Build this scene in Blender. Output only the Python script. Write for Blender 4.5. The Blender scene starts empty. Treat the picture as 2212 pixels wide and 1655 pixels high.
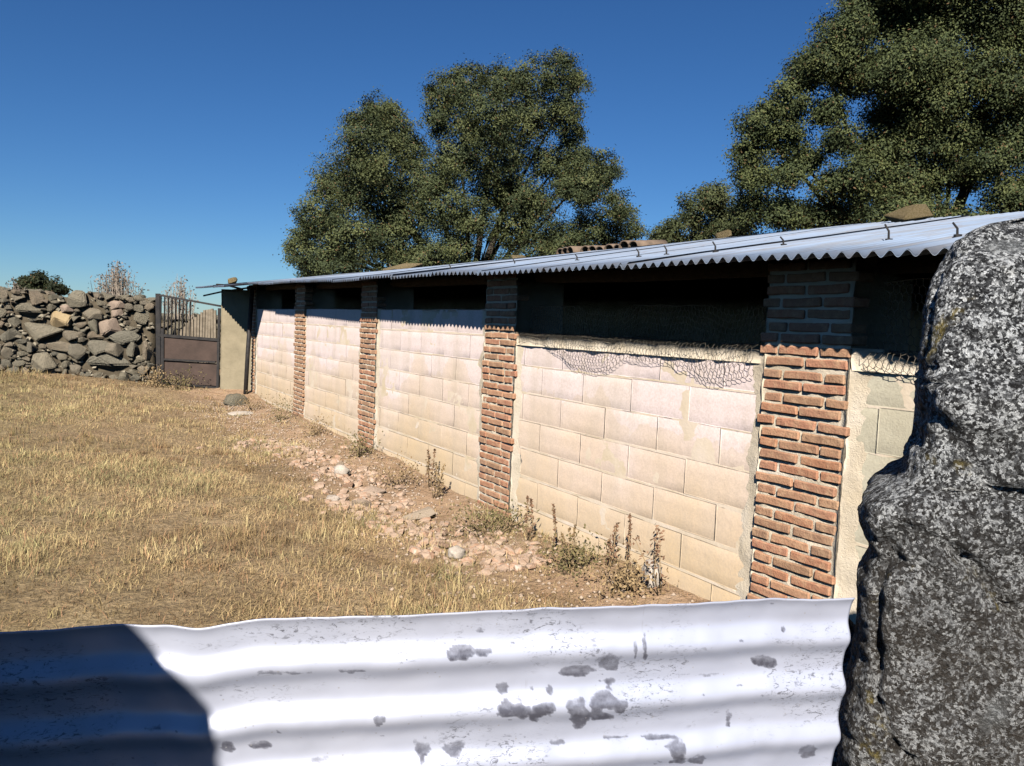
import bpy, bmesh, math, random
import numpy as np
from mathutils import Vector, Matrix, noise, Euler
R = math.radians
random.seed(7); rng = np.random.default_rng(7)
sc = bpy.context.scene
col = sc.collection

# ------------------------------------------------------------------ camera
F, CX, CY = 1720.0, 1106.0, 827.5
YAW, PITCH, ROLL = R(30.7), R(-4.0), 0.04
fwd = Vector((math.sin(YAW)*math.cos(PITCH), math.cos(YAW)*math.cos(PITCH), math.sin(PITCH)))
r0 = Vector((math.cos(YAW), -math.sin(YAW), 0)); u0 = r0.cross(fwd)
upv = u0*math.cos(ROLL) - r0*math.sin(ROLL); rtv = r0*math.cos(ROLL) + u0*math.sin(ROLL)
f0 = Vector((math.sin(YAW), math.cos(YAW), 0))
EYE = Vector((0, 0, 1.5))
cd = bpy.data.cameras.new('camera'); cam = bpy.data.objects.new('camera', cd); col.objects.link(cam)
cd.sensor_width = 36; cd.lens = 28.0; cd.clip_start = 0.02; cd.clip_end = 3000
cam.matrix_world = Matrix(((rtv.x, upv.x, -fwd.x, EYE.x), (rtv.y, upv.y, -fwd.y, EYE.y), (rtv.z, upv.z, -fwd.z, EYE.z), (0, 0, 0, 1)))
sc.camera = cam

# ------------------------------------------------------------------ light
SUN_EL, SUN_AZ = R(36.0), R(218)          # azimuth from +Y towards +X
w = bpy.data.worlds.new('World'); sc.world = w; w.use_nodes = True
nt = w.node_tree; bg = nt.nodes['Background']
sky = nt.nodes.new('ShaderNodeTexSky'); sky.sky_type = 'NISHITA'; sky.sun_disc = False
sky.sun_elevation = SUN_EL; sky.sun_rotation = SUN_AZ
sky.air_density = 1.0; sky.dust_density = 0.0; sky.ozone_density = 5.0; sky.altitude = 900
hs = nt.nodes.new('ShaderNodeHueSaturation'); hs.inputs['Saturation'].default_value = 1.12
tn = nt.nodes.new('ShaderNodeMix'); tn.data_type = 'RGBA'; tn.blend_type = 'MULTIPLY'; tn.inputs[0].default_value = 1.0; tn.inputs[7].default_value = (0.50, 0.675, 0.84, 1)   # deep clear-day blue of the print
nt.links.new(sky.outputs[0], hs.inputs['Color']); nt.links.new(hs.outputs[0], tn.inputs[6]); nt.links.new(tn.outputs[2], bg.inputs[0])
bg.inputs[1].default_value = 0.05
sl = bpy.data.lights.new('sun', 'SUN'); sl.energy = 5.0; sl.angle = R(0.5); sl.color = (1.0, 0.94, 0.85)
so = bpy.data.objects.new('sun', sl); col.objects.link(so)
sdir = Vector((math.sin(SUN_AZ)*math.cos(SUN_EL), math.cos(SUN_AZ)*math.cos(SUN_EL), math.sin(SUN_EL)))
so.rotation_euler = sdir.to_track_quat('Z', 'Y').to_euler(); so.location = (-20, -25, 25)
sc.view_settings.view_transform = 'Standard'; sc.view_settings.look = 'None'
sc.view_settings.gamma = 1.0; sc.view_settings.use_curve_mapping = False
sc.view_settings.exposure = 0.95
sc.cycles.max_bounces = 4; sc.cycles.diffuse_bounces = 0; sc.cycles.glossy_bounces = 1; sc.cycles.transmission_bounces = 1

# ------------------------------------------------------------------ helpers
def ray(x, y): return fwd + rtv*((x-CX)/F) - upv*((y-CY)/F)
def at(x, y, t): return EYE + ray(x, y)*t
def tag(o, label=None, cat=None, group=None, kind=None):
    if label: o['label'] = label
    if cat: o['category'] = cat
    if group: o['group'] = group
    if kind: o['kind'] = kind
    return o
def link(o, parent=None):
    col.objects.link(o)
    if parent: o.parent = parent
    return o
def empty(name, loc=(0, 0, 0), parent=None):
    o = bpy.data.objects.new(name, None); o.location = loc; o.empty_display_size = 0.1
    return link(o, parent)
def mesh_np(name, V, Fq, mat, smooth=False, cols=None):
    """V (n,3), Fq list of arrays (m,k)"""
    me = bpy.data.meshes.new(name)
    V = np.asarray(V, dtype=np.float32)
    if not isinstance(Fq, list): Fq = [Fq]
    Fq = [np.asarray(f, dtype=np.int32) for f in Fq if len(f)]
    me.vertices.add(len(V)); me.vertices.foreach_set('co', V.ravel())
    nl = sum(f.size for f in Fq); npoly = sum(len(f) for f in Fq)
    me.loops.add(nl); me.polygons.add(npoly)
    me.loops.foreach_set('vertex_index', np.concatenate([f.ravel() for f in Fq]))
    tot = np.concatenate([np.full(len(f), f.shape[1], dtype=np.int32) for f in Fq])
    st = np.concatenate([[0], np.cumsum(tot)[:-1]]).astype(np.int32)
    me.polygons.foreach_set('loop_start', st)
    if smooth: me.polygons.foreach_set('use_smooth', np.ones(npoly, dtype=bool))
    me.update(calc_edges=True)
    if cols is not None:
        a = me.color_attributes.new('tint', 'FLOAT_COLOR', 'POINT')
        c = np.ones((len(V), 4), dtype=np.float32); c[:, :3] = cols
        a.data.foreach_set('color', c.ravel())
    if mat: me.materials.append(mat)
    return me
def ob(name, me, parent=None, loc=None):
    o = bpy.data.objects.new(name, me)
    if loc is not None: o.location = loc
    return link(o, parent)
def grid_faces(nu, nv, closed=False):
    i = np.arange(nu if closed else nu-1)[:, None]; j = np.arange(nv-1)[None, :]
    a = i*nv+j; b = ((i+1) % nu)*nv+j
    return np.stack([a, b, b+1, a+1], -1).reshape(-1, 4)
class MB:
    def __init__(s): s.v = []; s.f = []
    def box(s, lo, hi, M=None):
        b = len(s.v)
        for x in (lo[0], hi[0]):
            for y in (lo[1], hi[1]):
                for z in (lo[2], hi[2]):
                    p = Vector((x, y, z)); s.v.append(M @ p if M else p)
        for f in ((0,1,3,2),(4,6,7,5),(0,4,5,1),(2,3,7,6),(0,2,6,4),(1,5,7,3)): s.f.append([b+k for k in f])
        return s
    def tube(s, pts, rad, n=6):
        pts = [Vector(p) for p in pts]; b = len(s.v)
        for i, p in enumerate(pts):
            d = (pts[min(i+1, len(pts)-1)] - pts[max(i-1, 0)]).normalized()
            a = d.cross(Vector((0.3, 0.2, 1)) if abs(d.z) < 0.9 else Vector((1, 0.1, 0))).normalized(); c = d.cross(a)
            rr = rad[i] if isinstance(rad, (list, tuple)) else rad
            for k in range(n):
                t = 2*math.pi*k/n; s.v.append(p + a*(rr*math.cos(t)) + c*(rr*math.sin(t)))
        for i in range(len(pts)-1):
            for k in range(n):
                s.f.append([b+i*n+k, b+i*n+(k+1) % n, b+(i+1)*n+(k+1) % n, b+(i+1)*n+k])
        s.f.append([b+k for k in range(n)][::-1]); s.f.append([b+(len(pts)-1)*n+k for k in range(n)])
        return s
    def mesh(s, name, mat, smooth=False):
        me = bpy.data.meshes.new(name); me.from_pydata([tuple(p) for p in s.v], [], s.f); me.update()
        if smooth: me.polygons.foreach_set('use_smooth', [True]*len(me.polygons))
        me.materials.append(mat); return me
    def build(s, name, mat, parent=None, smooth=False): return ob(name, s.mesh(name, mat, smooth), parent)
def fbm(p, s=1.0, o=4, seed=0.0): return noise.fractal((Vector(p)*s)+Vector((seed, seed*1.7, -seed)), 1.0, 2.0, o)

# ------------------------------------------------------------------ materials
class NM:
    def __init__(s, name):
        s.m = bpy.data.materials.new(name); s.m.use_nodes = True; s.t = s.m.node_tree
        s.b = s.t.nodes['Principled BSDF']; s.b.inputs['Specular IOR Level'].default_value = 0.25
    def n(s, typ, **kw):
        x = s.t.nodes.new(typ)
        for k, v in kw.items():
            if k in x.inputs.keys(): s.set(x.inputs[k], v)
            else: setattr(x, k, v)
        return x
    def set(s, inp, v):
        if isinstance(v, bpy.types.NodeSocket): s.t.links.new(v, inp)
        else: inp.default_value = v
    def coord(s, kind='Object', scale=(1, 1, 1)):
        c = s.n('ShaderNodeTexCoord'); m = s.n('ShaderNodeMapping'); s.t.links.new(c.outputs[kind], m.inputs[0])
        m.inputs['Scale'].default_value = scale; return m.outputs[0]
    def wpos(s, scale=(1, 1, 1)):
        g = s.n('ShaderNodeNewGeometry'); m = s.n('ShaderNodeMapping'); s.t.links.new(g.outputs['Position'], m.inputs[0])
        m.inputs['Scale'].default_value = scale; return m.outputs[0]
    def noise(s, vec, scale, detail=4, rough=0.55, dist=0.0):
        x = s.n('ShaderNodeTexNoise'); s.set(x.inputs['Vector'], vec); x.inputs['Scale'].default_value = scale
        x.inputs['Detail'].default_value = detail; x.inputs['Roughness'].default_value = rough; x.inputs['Distortion'].default_value = dist
        return x.outputs['Fac']
    def vor(s, vec, scale, feature='F1', out='Distance'):
        x = s.n('ShaderNodeTexVoronoi', feature=feature); s.set(x.inputs['Vector'], vec); x.inputs['Scale'].default_value = scale
        return x.outputs[out]
    def ramp(s, fac, stops, interp='LINEAR'):
        x = s.n('ShaderNodeValToRGB'); x.color_ramp.interpolation = interp; e = x.color_ramp.elements
        while len(e) < len(stops): e.new(0.5)
        for k, (p, c) in enumerate(stops):
            e[k].position = p; e[k].color = (c, c, c, 1) if isinstance(c, (int, float)) else (*c, 1)
        s.set(x.inputs[0], fac); return x.outputs[0]
    def mix(s, fac, a, b, mode='MIX'):
        x = s.n('ShaderNodeMix', data_type='RGBA', blend_type=mode)
        s.set(x.inputs[0], fac)
        for i, v in ((6, a), (7, b)):
            s.set(x.inputs[i], v if isinstance(v, bpy.types.NodeSocket) else (*v, 1))
        return x.outputs[2]
    def math(s, op, a, b=0.0):
        x = s.n('ShaderNodeMath', operation=op); s.set(x.inputs[0], a); s.set(x.inputs[1], b); return x.outputs[0]
    def rnd(s): return s.n('ShaderNodeObjectInfo').outputs['Random']
    def attr(s, name='tint'): return s.n('ShaderNodeAttribute', attribute_name=name).outputs['Color']
    def bump(s, h, strength=0.5, dist=0.01):
        x = s.n('ShaderNodeBump'); x.inputs['Strength'].default_value = strength; x.inputs['Distance'].default_value = dist
        s.set(x.inputs['Height'], h); s.t.links.new(x.outputs[0], s.b.inputs['Normal']); return s
    def done(s, color, rough=0.9, metal=0.0):
        s.set(s.b.inputs['Base Color'], color if isinstance(color, bpy.types.NodeSocket) else (*color, 1))
        s.set(s.b.inputs['Roughness'], rough); s.set(s.b.inputs['Metallic'], metal); return s.m

M = {}
# concrete block: pale pinkish cream, yellow soil splash towards the ground
k = NM('concrete_block'); p = k.wpos()
base = k.ramp(k.rnd(), [(0, (.70, .58, .535)), (.35, (.71, .59, .555)), (.7, (.72, .595, .57)), (1, (.69, .575, .52))])
sep = k.n('ShaderNodeSeparateXYZ'); k.set(sep.inputs[0], k.wpos())
wob = k.noise(p, 1.3, 5)
zz = k.math('ADD', sep.outputs['Z'], k.math('MULTIPLY', k.math('SUBTRACT', wob, .5), 1.5))
soil = k.ramp(zz, [(.15, 1.0), (.55, .75), (1.0, .28), (1.25, 0)])
c = k.mix(k.math('MULTIPLY', soil, .8), base, (.56, .405, .205))
c = k.mix(k.ramp(k.noise(k.wpos((1, 1, .25)), 6, 5), [(.45, 0), (.75, .45)]), c, (.44, .37, .28))
c = k.mix(k.ramp(k.noise(p, 90, 3), [(.35, .3), (.6, 0)]), c, (.40, .33, .26))
k.bump(k.math('ADD', k.noise(p, 140, 4), k.math('MULTIPLY', k.noise(p, 22, 3), 2)), .3, .003); M['block'] = k.done(c, .93)
k = NM('grey_concrete_block'); p = k.wpos()
c = k.ramp(k.noise(p, 3, 5), [(.3, (.42, .38, .28)), (.7, (.52, .48, .37))]); c = k.mix(k.ramp(k.noise(p, 90, 3), [(.35, .35), (.6, 0)]), c, (.32, .28, .21))
k.bump(k.math('ADD', k.noise(p, 140, 4), k.noise(p, 22, 3)), .4, .004); M['block_grey'] = k.done(c, .93)
# mortar
k = NM('mortar'); p = k.wpos()
c = k.ramp(k.noise(p, 5, 5), [(.3, (.48, .40, .29)), (.55, (.57, .49, .38)), (.8, (.62, .55, .46))])
k.bump(k.math('ADD', k.noise(p, 60, 5), k.noise(p, 200, 3)), .6, .006); M['mortar'] = k.done(c, .95)
k = NM('block_mortar'); p = k.wpos()
c = k.ramp(k.noise(p, 4, 5), [(.3, (.52, .42, .28)), (.55, (.61, .51, .40)), (.8, (.66, .56, .48))])
k.bump(k.noise(p, 60, 5), .4, .004); M['bmortar'] = k.done(c, .95)
# brick
k = NM('clay_brick'); p = k.wpos()
c = k.ramp(k.rnd(), [(0, (.33, .16, .09)), (.3, (.36, .175, .11)), (.55, (.28, .165, .10)), (.8, (.39, .21, .125)), (1, (.25, .155, .10))])
c = k.mix(k.ramp(k.noise(p, 25, 5), [(.45, 0), (.7, .55)]), c, (.50, .33, .20))
c = k.mix(k.ramp(k.noise(p, 160, 2), [(.3, .5), (.45, 0)]), c, (.16, .08, .05))
k.bump(k.math('ADD', k.noise(p, 110, 4), k.noise(p, 35, 3)), .6, .006); M['brick'] = k.done(c, .9)
# galvanised roof
k = NM('galvanised_roof'); p = k.wpos()
c = k.mix(k.rnd(), (.27, .34, .45), (.34, .41, .52))
c = k.mix(k.ramp(k.noise(k.wpos((.7, 4, 1)), 2.5, 5), [(.45, 0), (.68, .75)]), c, (.25, .24, .235))
c = k.mix(k.ramp(k.noise(k.wpos((1, 3, 1)), 7, 4), [(.62, 0), (.74, .7)]), c, (.22, .16, .12))
k.bump(k.noise(p, 12, 3), .12, .01); M['roof'] = k.done(c, k.ramp(k.noise(p, 9, 3), [(.3, .45), (.7, .6)]), .2)
# foreground sheet
k = NM('foreground_sheet'); p = k.wpos(); pz = k.wpos((1, 1, .35))
c = k.ramp(k.noise(p, 2.2, 4), [(.3, (.36, .385, .48)), (.7, (.45, .465, .54))])
c = k.mix(k.ramp(k.math('ADD', k.n('ShaderNodeSeparateColor', Color=k.attr()).outputs[0], k.math('MULTIPLY', k.math('SUBTRACT', k.noise(p, 75, 5, .7), .5), .9)), [(.22, 0), (.42, .55), (.85, .95)]), c, (.06, .06, .08))
soft = k.ramp(k.noise(p, 7.0, 3), [(.5, 0), (.75, .35)]); c = k.mix(soft, c, (.22, .23, .28))
scr = k.math('MULTIPLY', k.ramp(k.noise(k.wpos((26, 26, 62)), 3.0, 6, .75, 1.2), [(.545, 0), (.60, .75)]), k.ramp(k.noise(k.wpos((1, 1, 2)), 6, 4), [(.50, 0), (.60, 1)]))
c = k.mix(scr, c, (.07, .07, .08))
drip = k.math('MULTIPLY', k.ramp(k.noise(k.wpos((30, 30, 3)), 1.6, 3, .6, .4), [(.70, 0), (.75, .6)]), k.ramp(k.noise(p, 5, 2), [(.5, 0), (.6, 1)]))
c = k.mix(drip, c, (.25, .24, .26))
c = k.mix(k.ramp(k.vor(p, 60), [(.05, .8), (.09, 0)]), c, (.3, .29, .3))
k.bump(k.noise(p, 9, 3), .15, .02); M['sheet'] = k.done(c, .42, .25)
# granite
k = NM('granite'); p = k.coord('Object')
jit = k.n('ShaderNodeVectorMath', operation='ADD'); k.set(jit.inputs[0], p); nz = k.n('ShaderNodeTexNoise'); k.set(nz.inputs['Vector'], p); nz.inputs['Scale'].default_value = 260
vm = k.n('ShaderNodeVectorMath', operation='SCALE'); k.set(vm.inputs[0], nz.outputs['Color']); vm.inputs['Scale'].default_value = .009; k.set(jit.inputs[1], vm.outputs[0])
cel = k.vor(jit.outputs[0], 250, 'F1', 'Color'); sp = k.n('ShaderNodeSeparateColor'); k.set(sp.inputs[0], cel)
big = k.noise(p, 34, 3, .6); val = k.math('ADD', k.math('MULTIPLY', sp.outputs[0], .75), k.math('MULTIPLY', k.math('SUBTRACT', big, .5), 1.1))
c = k.ramp(val, [(.08, (.012, .012, .014)), (.24, (.06, .063, .067)), (.40, (.15, .155, .162)), (.50, (.33, .34, .348)), (.63, (.76, .78, .79))])
c = k.mix(k.ramp(k.noise(k.coord('Object', (1, 1, .55)), 48, 5, .75, .8), [(.37, .92), (.44, 0)]), c, (.012, .012, .013))
patch = k.noise(p, 3.0, 5, .6)
c = k.mix(k.ramp(patch, [(.48, 0), (.66, .35)]), c, (.05, .046, .04))
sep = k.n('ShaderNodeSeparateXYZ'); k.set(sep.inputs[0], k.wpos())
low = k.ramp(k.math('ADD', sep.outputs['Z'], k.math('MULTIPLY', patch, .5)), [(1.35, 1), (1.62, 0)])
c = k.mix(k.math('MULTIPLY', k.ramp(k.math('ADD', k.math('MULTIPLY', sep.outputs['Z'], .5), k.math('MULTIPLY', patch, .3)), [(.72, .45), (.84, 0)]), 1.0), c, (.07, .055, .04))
c = k.mix(k.math('MULTIPLY', k.ramp(k.noise(p, 9, 4, .6), [(.63, 0), (.70, .75)]), k.ramp(k.noise(p, 60, 3), [(.45, 0), (.6, 1)])), c, (.26, .20, .05))
c = k.mix(k.ramp(k.noise(p, 6.5, 3, .5), [(.66, 0), (.73, .5)]), c, (.21, .22, .22))
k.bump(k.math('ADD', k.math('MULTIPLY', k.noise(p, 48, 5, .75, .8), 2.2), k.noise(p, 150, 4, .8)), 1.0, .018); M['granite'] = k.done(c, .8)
# field stone of the old wall
k = NM('field_stone'); p = k.coord('Object')
c = k.ramp(k.rnd(), [(0, (.22, .195, .14)), (.25, (.30, .255, .18)), (.5, (.19, .175, .135)), (.7, (.32, .26, .185)), (.85, (.29, .22, .15)), (1, (.25, .23, .175))])
c = k.mix(k.ramp(k.noise(p, 5, 5), [(.4, 0), (.7, .6)]), c, (.16, .145, .11))
c = k.mix(k.ramp(k.noise(p, 14, 4), [(.55, 0), (.7, .5)]), c, (.33, .30, .24))
k.bump(k.noise(p, 9, 6, .7), 1.0, .06); M['stone'] = k.done(c, .92)
def plain(name, c0, c1, sc_=8.0, rough=.9, metal=0, bs=.5, bd=.01, space='Object'):
    k = NM(name); p = k.coord('Object') if space == 'Object' else k.wpos()
    c = k.ramp(k.noise(p, sc_, 5, .6), [(.3, c0), (.7, c1)])
    k.bump(k.noise(p, sc_*6, 4), bs, bd); return k.done(c, rough, metal)
M['orange_stone'] = plain('orange_stone', (.28, .205, .11), (.36, .27, .155), 6)
M['pink_stone'] = plain('pink_stone', (.22, .165, .125), (.28, .215, .165), 6)
M['pale_stone'] = plain('pale_stone', (.36, .30, .24), (.50, .44, .38), 6)
M['roof_stone'] = plain('roof_stone', (.16, .125, .045), (.33, .25, .15), 14, bs=.9, bd=.03)
M['rubble'] = None
k = NM('rubble'); p = k.coord('Object')
c = k.ramp(k.rnd(), [(0, (.36, .27, .20)), (.4, (.42, .33, .26)), (.6, (.38, .22, .14)), (.8, (.33, .26, .19)), (1, (.46, .39, .33))])
c = k.mix(k.ramp(k.noise(p, 4, 5), [(.4, 0), (.7, .5)]), c, (.28, .22, .15)); k.bump(k.noise(p, 12, 4), .7, .03); M['rubble'] = k.done(c, .93)
k = NM('rubble_mixed'); p = k.wpos()
c = k.ramp(k.noise(p, 11, 2), [(.3, (.31, .21, .145)), (.5, (.39, .285, .21)), (.6, (.37, .22, .14)), (.7, (.47, .38, .31))]); k.bump(k.noise(p, 60, 4), .7, .01); M['rubble2'] = k.done(c, .93)
M['chink'] = plain('chinking_stone', (.15, .13, .095), (.31, .27, .20), 9, space='w')
M['earth_core'] = plain('earth_core', (.05, .04, .027), (.10, .08, .052), 7, space='w')
M['rust_panel'] = plain('rusty_sheet', (.045, .031, .025), (.075, .05, .04), 5, .75, .1, .3, space='w')
M['dark_metal'] = plain('dark_metal', (.018, .018, .02), (.04, .035, .032), 10, .6, .3, .3, space='w')
M['old_wood'] = plain('weathered_wood', (.13, .105, .075), (.23, .19, .14), 12, .9, 0, .6, space='w')
M['dark_wood'] = plain('dark_timber', (.05, .035, .022), (.09, .065, .042), 12, .9, 0, .6, space='w')
M['wire'] = plain('galvanised_wire', (.09, .075, .055), (.16, .14, .11), 20, .6, .4, .1)
M['render'] = plain('pier_render', (.19, .16, .105), (.27, .225, .15), 4, .95, 0, .6, .008, 'w')
M['bark'] = plain('bark', (.035, .028, .02), (.08, .066, .05), 14, .95, 0, .8, .02)
M['tile'] = plain('clay_tile', (.10, .075, .055), (.19, .135, .095), 10, .9, 0, .5, space='w')
M['plastic'] = plain('dark_scrap', (.012, .01, .012), (.03, .022, .02), 10, .5)
def tinted(name, rough=.85, trans=0.0, spec=.25):
    k = NM(name); c = k.attr(); k.b.inputs['Specular IOR Level'].default_value = spec
    k.done(c, rough)
    if trans:
        t = k.n('ShaderNodeBsdfTranslucent'); k.set(t.inputs['Color'], c)
        mx = k.n('ShaderNodeMixShader'); mx.inputs[0].default_value = trans
        out = k.t.nodes['Material Output']
        k.t.links.new(k.b.outputs[0], mx.inputs[1]); k.t.links.new(t.outputs[0], mx.inputs[2]); k.t.links.new(mx.outputs[0], out.inputs['Surface'])
    return k.m
M['leaf'] = tinted('oak_leaf', .7, .12, .2)
M['blade'] = tinted('dry_grass_blade', .85, .2)
M['weed'] = tinted('dry_weed', .85, .15)
# ground
k = NM('dry_ground'); p = k.wpos()
sep = k.n('ShaderNodeSeparateXYZ'); k.set(sep.inputs[0], p)
straw = k.ramp(k.noise(p, 2.0, 6, .7), [(.3, (.21, .145, .08)), (.5, (.34, .24, .135)), (.7, (.46, .34, .20))])
straw = k.mix(k.ramp(k.noise(p, 38, 4, .7), [(.4, .65), (.6, 0)]), straw, (.10, .068, .036))
soilc = k.ramp(k.noise(p, 7, 6, .7), [(.3, (.27, .165, .095)), (.55, (.37, .245, .155)), (.75, (.44, .32, .22))])
nx = k.math('ADD', sep.outputs['X'], k.math('MULTIPLY', k.math('SUBTRACT', k.noise(p, 1.1, 4), .5), 1.6))
c = k.mix(k.ramp(k.math('MULTIPLY', nx, .25), [(.42, 0), (.60, .9)]), straw, soilc)
c = k.mix(k.ramp(k.noise(p, .8, 5, .6), [(.58, 0), (.70, .6)]), c, soilc)
c = k.mix(k.ramp(k.math('ADD', k.math('MULTIPLY', nx, .2), .5), [(0, 1), (.7, 0)]), c, k.mix(1.0, c, (.66, .76, .62), 'MULTIPLY'))   # greyer olive thatch further from the shed
k.bump(k.math('ADD', k.noise(p, 30, 6, .7), k.math('MULTIPLY', k.noise(p, 9, 4), 2)), .8, .03); M['ground'] = k.done(c, .97)

# ------------------------------------------------------------------ ground
def sm(a, b, x):
    t = np.clip((x-a)/(b-a), 0, 1); return t*t*(3-2*t)
def gh(x, y):
    x = np.asarray(x, float); y = np.asarray(y, float); yc = np.clip(y, -20, 22)
    g = .035 + .011*np.clip(yc, 0, 12) + .2*sm(11, 15.5, yc) + .10*sm(1.8, -1.0, x)*sm(9, 15.5, yc)
    g = g + .02*np.sin(x*2.1+1.3*np.sin(y*.9)) + .018*np.sin(y*1.7+x*.8) + .008*np.sin(5.1*x+3.3*y) + .006*np.sin(7.3*y-4*x)
    return g + .05*sm(2.3, 2.9, x)*sm(3.5, 3.0, x)
xs = np.concatenate([-np.geomspace(900, 9, 22), np.linspace(-8.5, 4, 180), np.geomspace(4.6, 900, 22)])
ys = np.concatenate([-np.geomspace(900, 3, 20), np.linspace(-2.5, 18, 260), np.geomspace(18.7, 1200, 24)])
X, Y = np.meshgrid(xs, ys, indexing='ij'); Z = gh(X, Y)
fine = (X > -8.5) & (X < 4) & (Y > -2.5) & (Y < 18)
for i, j in np.argwhere(fine): Z[i, j] += .012*noise.fractal(Vector((X[i, j]*4, Y[i, j]*4, 0)), 1, 2, 3)
tag(ob('ground', mesh_np('ground', np.stack([X, Y, Z], -1).reshape(-1, 3), grid_faces(len(xs), len(ys)), M['ground'], True)), kind='structure')
def gz(x, y): return float(gh(x, y))

# ------------------------------------------------------------------ rock variants
def rock_mesh(name, mat, seed, sub=2, sq=0.6, rough=.22):
    bm = bmesh.new(); bmesh.ops.create_icosphere(bm, subdivisions=sub, radius=1)
    for v in bm.verts:
        d = v.co.normalized()
        q = (abs(d.x)**(1/sq*1.6)+abs(d.y)**(1/sq*1.6)+abs(d.z)**(1/sq*1.6))**(-sq/1.6)
        v.co = d*(0.55+0.45*q)*0.92*(1+rough*noise.fractal(d*1.3+Vector((seed*3.1, seed, -seed*2)), 1, 2, 3))
    me = bpy.data.meshes.new(name); bm.to_mesh(me); bm.free(); me.materials.append(mat)
    me.polygons.foreach_set('use_smooth', [True]*len(me.polygons)); return me
def hull_rock(name, mat, seed, n=15, bev=.10):
    rnd = random.Random(seed); bm = bmesh.new()
    for _ in range(n):
        p_ = [rnd.gauss(0, 1) for _ in range(3)]; m_ = max(abs(q) for q in p_); r2 = math.sqrt(sum(q*q for q in p_)); f_ = rnd.uniform(.35, .75)
        bm.verts.new([q/(m_*f_+r2*(1-f_))*rnd.uniform(.82, 1.0) for q in p_])
    r_ = bmesh.ops.convex_hull(bm, input=bm.verts); bmesh.ops.delete(bm, geom=[g for g in r_['geom_interior'] if isinstance(g, bmesh.types.BMVert)], context='VERTS')
    bmesh.ops.dissolve_limit(bm, angle_limit=.22, verts=bm.verts, edges=bm.edges)
    bmesh.ops.bevel(bm, geom=list(bm.edges), offset=bev, segments=2, affect='EDGES', clamp_overlap=True)
    for v in bm.verts: v.co *= 1+.05*noise.noise(v.co*3+Vector((seed, 0, 0)))
    bmesh.ops.triangulate(bm, faces=bm.faces)
    me = bpy.data.meshes.new(name); bm.to_mesh(me); bm.free(); me.materials.append(mat); return me
CHK = [hull_rock('chink', M['stone'], 400+i, 9, .05) for i in range(6)]
WALLROCK = [hull_rock('field_stone', M['stone'], 100+i, random.choice((13, 15, 18, 22))) for i in range(18)]
RUB = [hull_rock('rubble_stone', M['rubble'], 200+i, 13, .06) for i in range(8)]
RUB1 = [rock_mesh('rubble_stone', M['rubble'], 2.3*i+31, 1, .5, .4) for i in range(8)]
for me in RUB: me.polygons.foreach_set('use_smooth', [False]*len(me.polygons))

# ------------------------------------------------------------------ shed
XW, XP, XE, XR = 2.96, 2.93, 2.62, 5.62          # block face, pillar face, eave, ridge
Y0, Y1 = -0.4, 13.45
def eave_z(y): return 1.82 + .0150*(y-1.6)
def ridge_z(y): return 2.405 + .004*(y-3)
def roof_z(x, y): return eave_z(y) + (ridge_z(y)-eave_z(y))*(x-XE)/(XR-XE)
shed = empty('livestock_shed', (XW, 6.5, 0))
SHI = Matrix.Translation((-XW, -6.5, 0))
tag(shed, 'long low block shed with brick pillars and a corrugated metal roof', 'shed')
def shed_ob(name, me, parent=shed):
    o = ob(name, me, parent)
    if parent is shed: o.matrix_parent_inverse = SHI
    return o
def relief(name, mat, ya, yb, za, zb, x, amp, s, res, parent=shed, depth=.2, jag=0.0, topfn=None, seed=0.0, taper=0, smooth=False):
    """a facing slab: front at x (towards -X) displaced by noise, with sides going back by depth"""
    nu = max(3, int((yb-ya)/res)+1); nv = max(3, int((zb-za)/res)+1)
    P = np.zeros((nu, nv, 3))
    for i in range(nu):
        for j in range(nv):
            z = za+(zb-za)*j/(nv-1); tu = i/(nu-1)
            ja = jag*fbm((z*1, 3.1, ya), 5, 3, seed); jb = jag*fbm((z*1, 9.1, yb), 5, 3, seed+5)
            y = (ya+ja)*(1-tu)+(yb+jb)*tu
            if topfn: z = za + (topfn(y)-za)*j/(nv-1)
            tp_ = taper*(tu if taper > 0 else tu-1)
            P[i, j] = (x + tp_ + amp*fbm((y, z, seed), s, 3) + 0.35*amp*fbm((y, z, seed), s*4, 2), y, z)
    V = [P.reshape(-1, 3)]; Fs = [grid_faces(nu, nv)[:, ::-1]]
    ring = [(i, 0) for i in range(nu)] + [(nu-1, j) for j in range(1, nv)] + [(i, nv-1) for i in range(nu-2, -1, -1)] + [(0, j) for j in range(nv-2, 0, -1)]
    b = nu*nv; back = np.array([P[i, j]+np.array([depth-(P[i, j, 0]-x), 0, 0]) for i, j in ring]); V.append(back)
    n = len(ring); ids = [i*nv+j for i, j in ring]
    Fs.append(np.array([[ids[q], ids[(q+1) % n], b+(q+1) % n, b+q] for q in range(n)])[:, ::-1])
    return shed_ob(name, mesh_np(name, np.concatenate(V), Fs, mat, smooth), parent)

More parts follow.
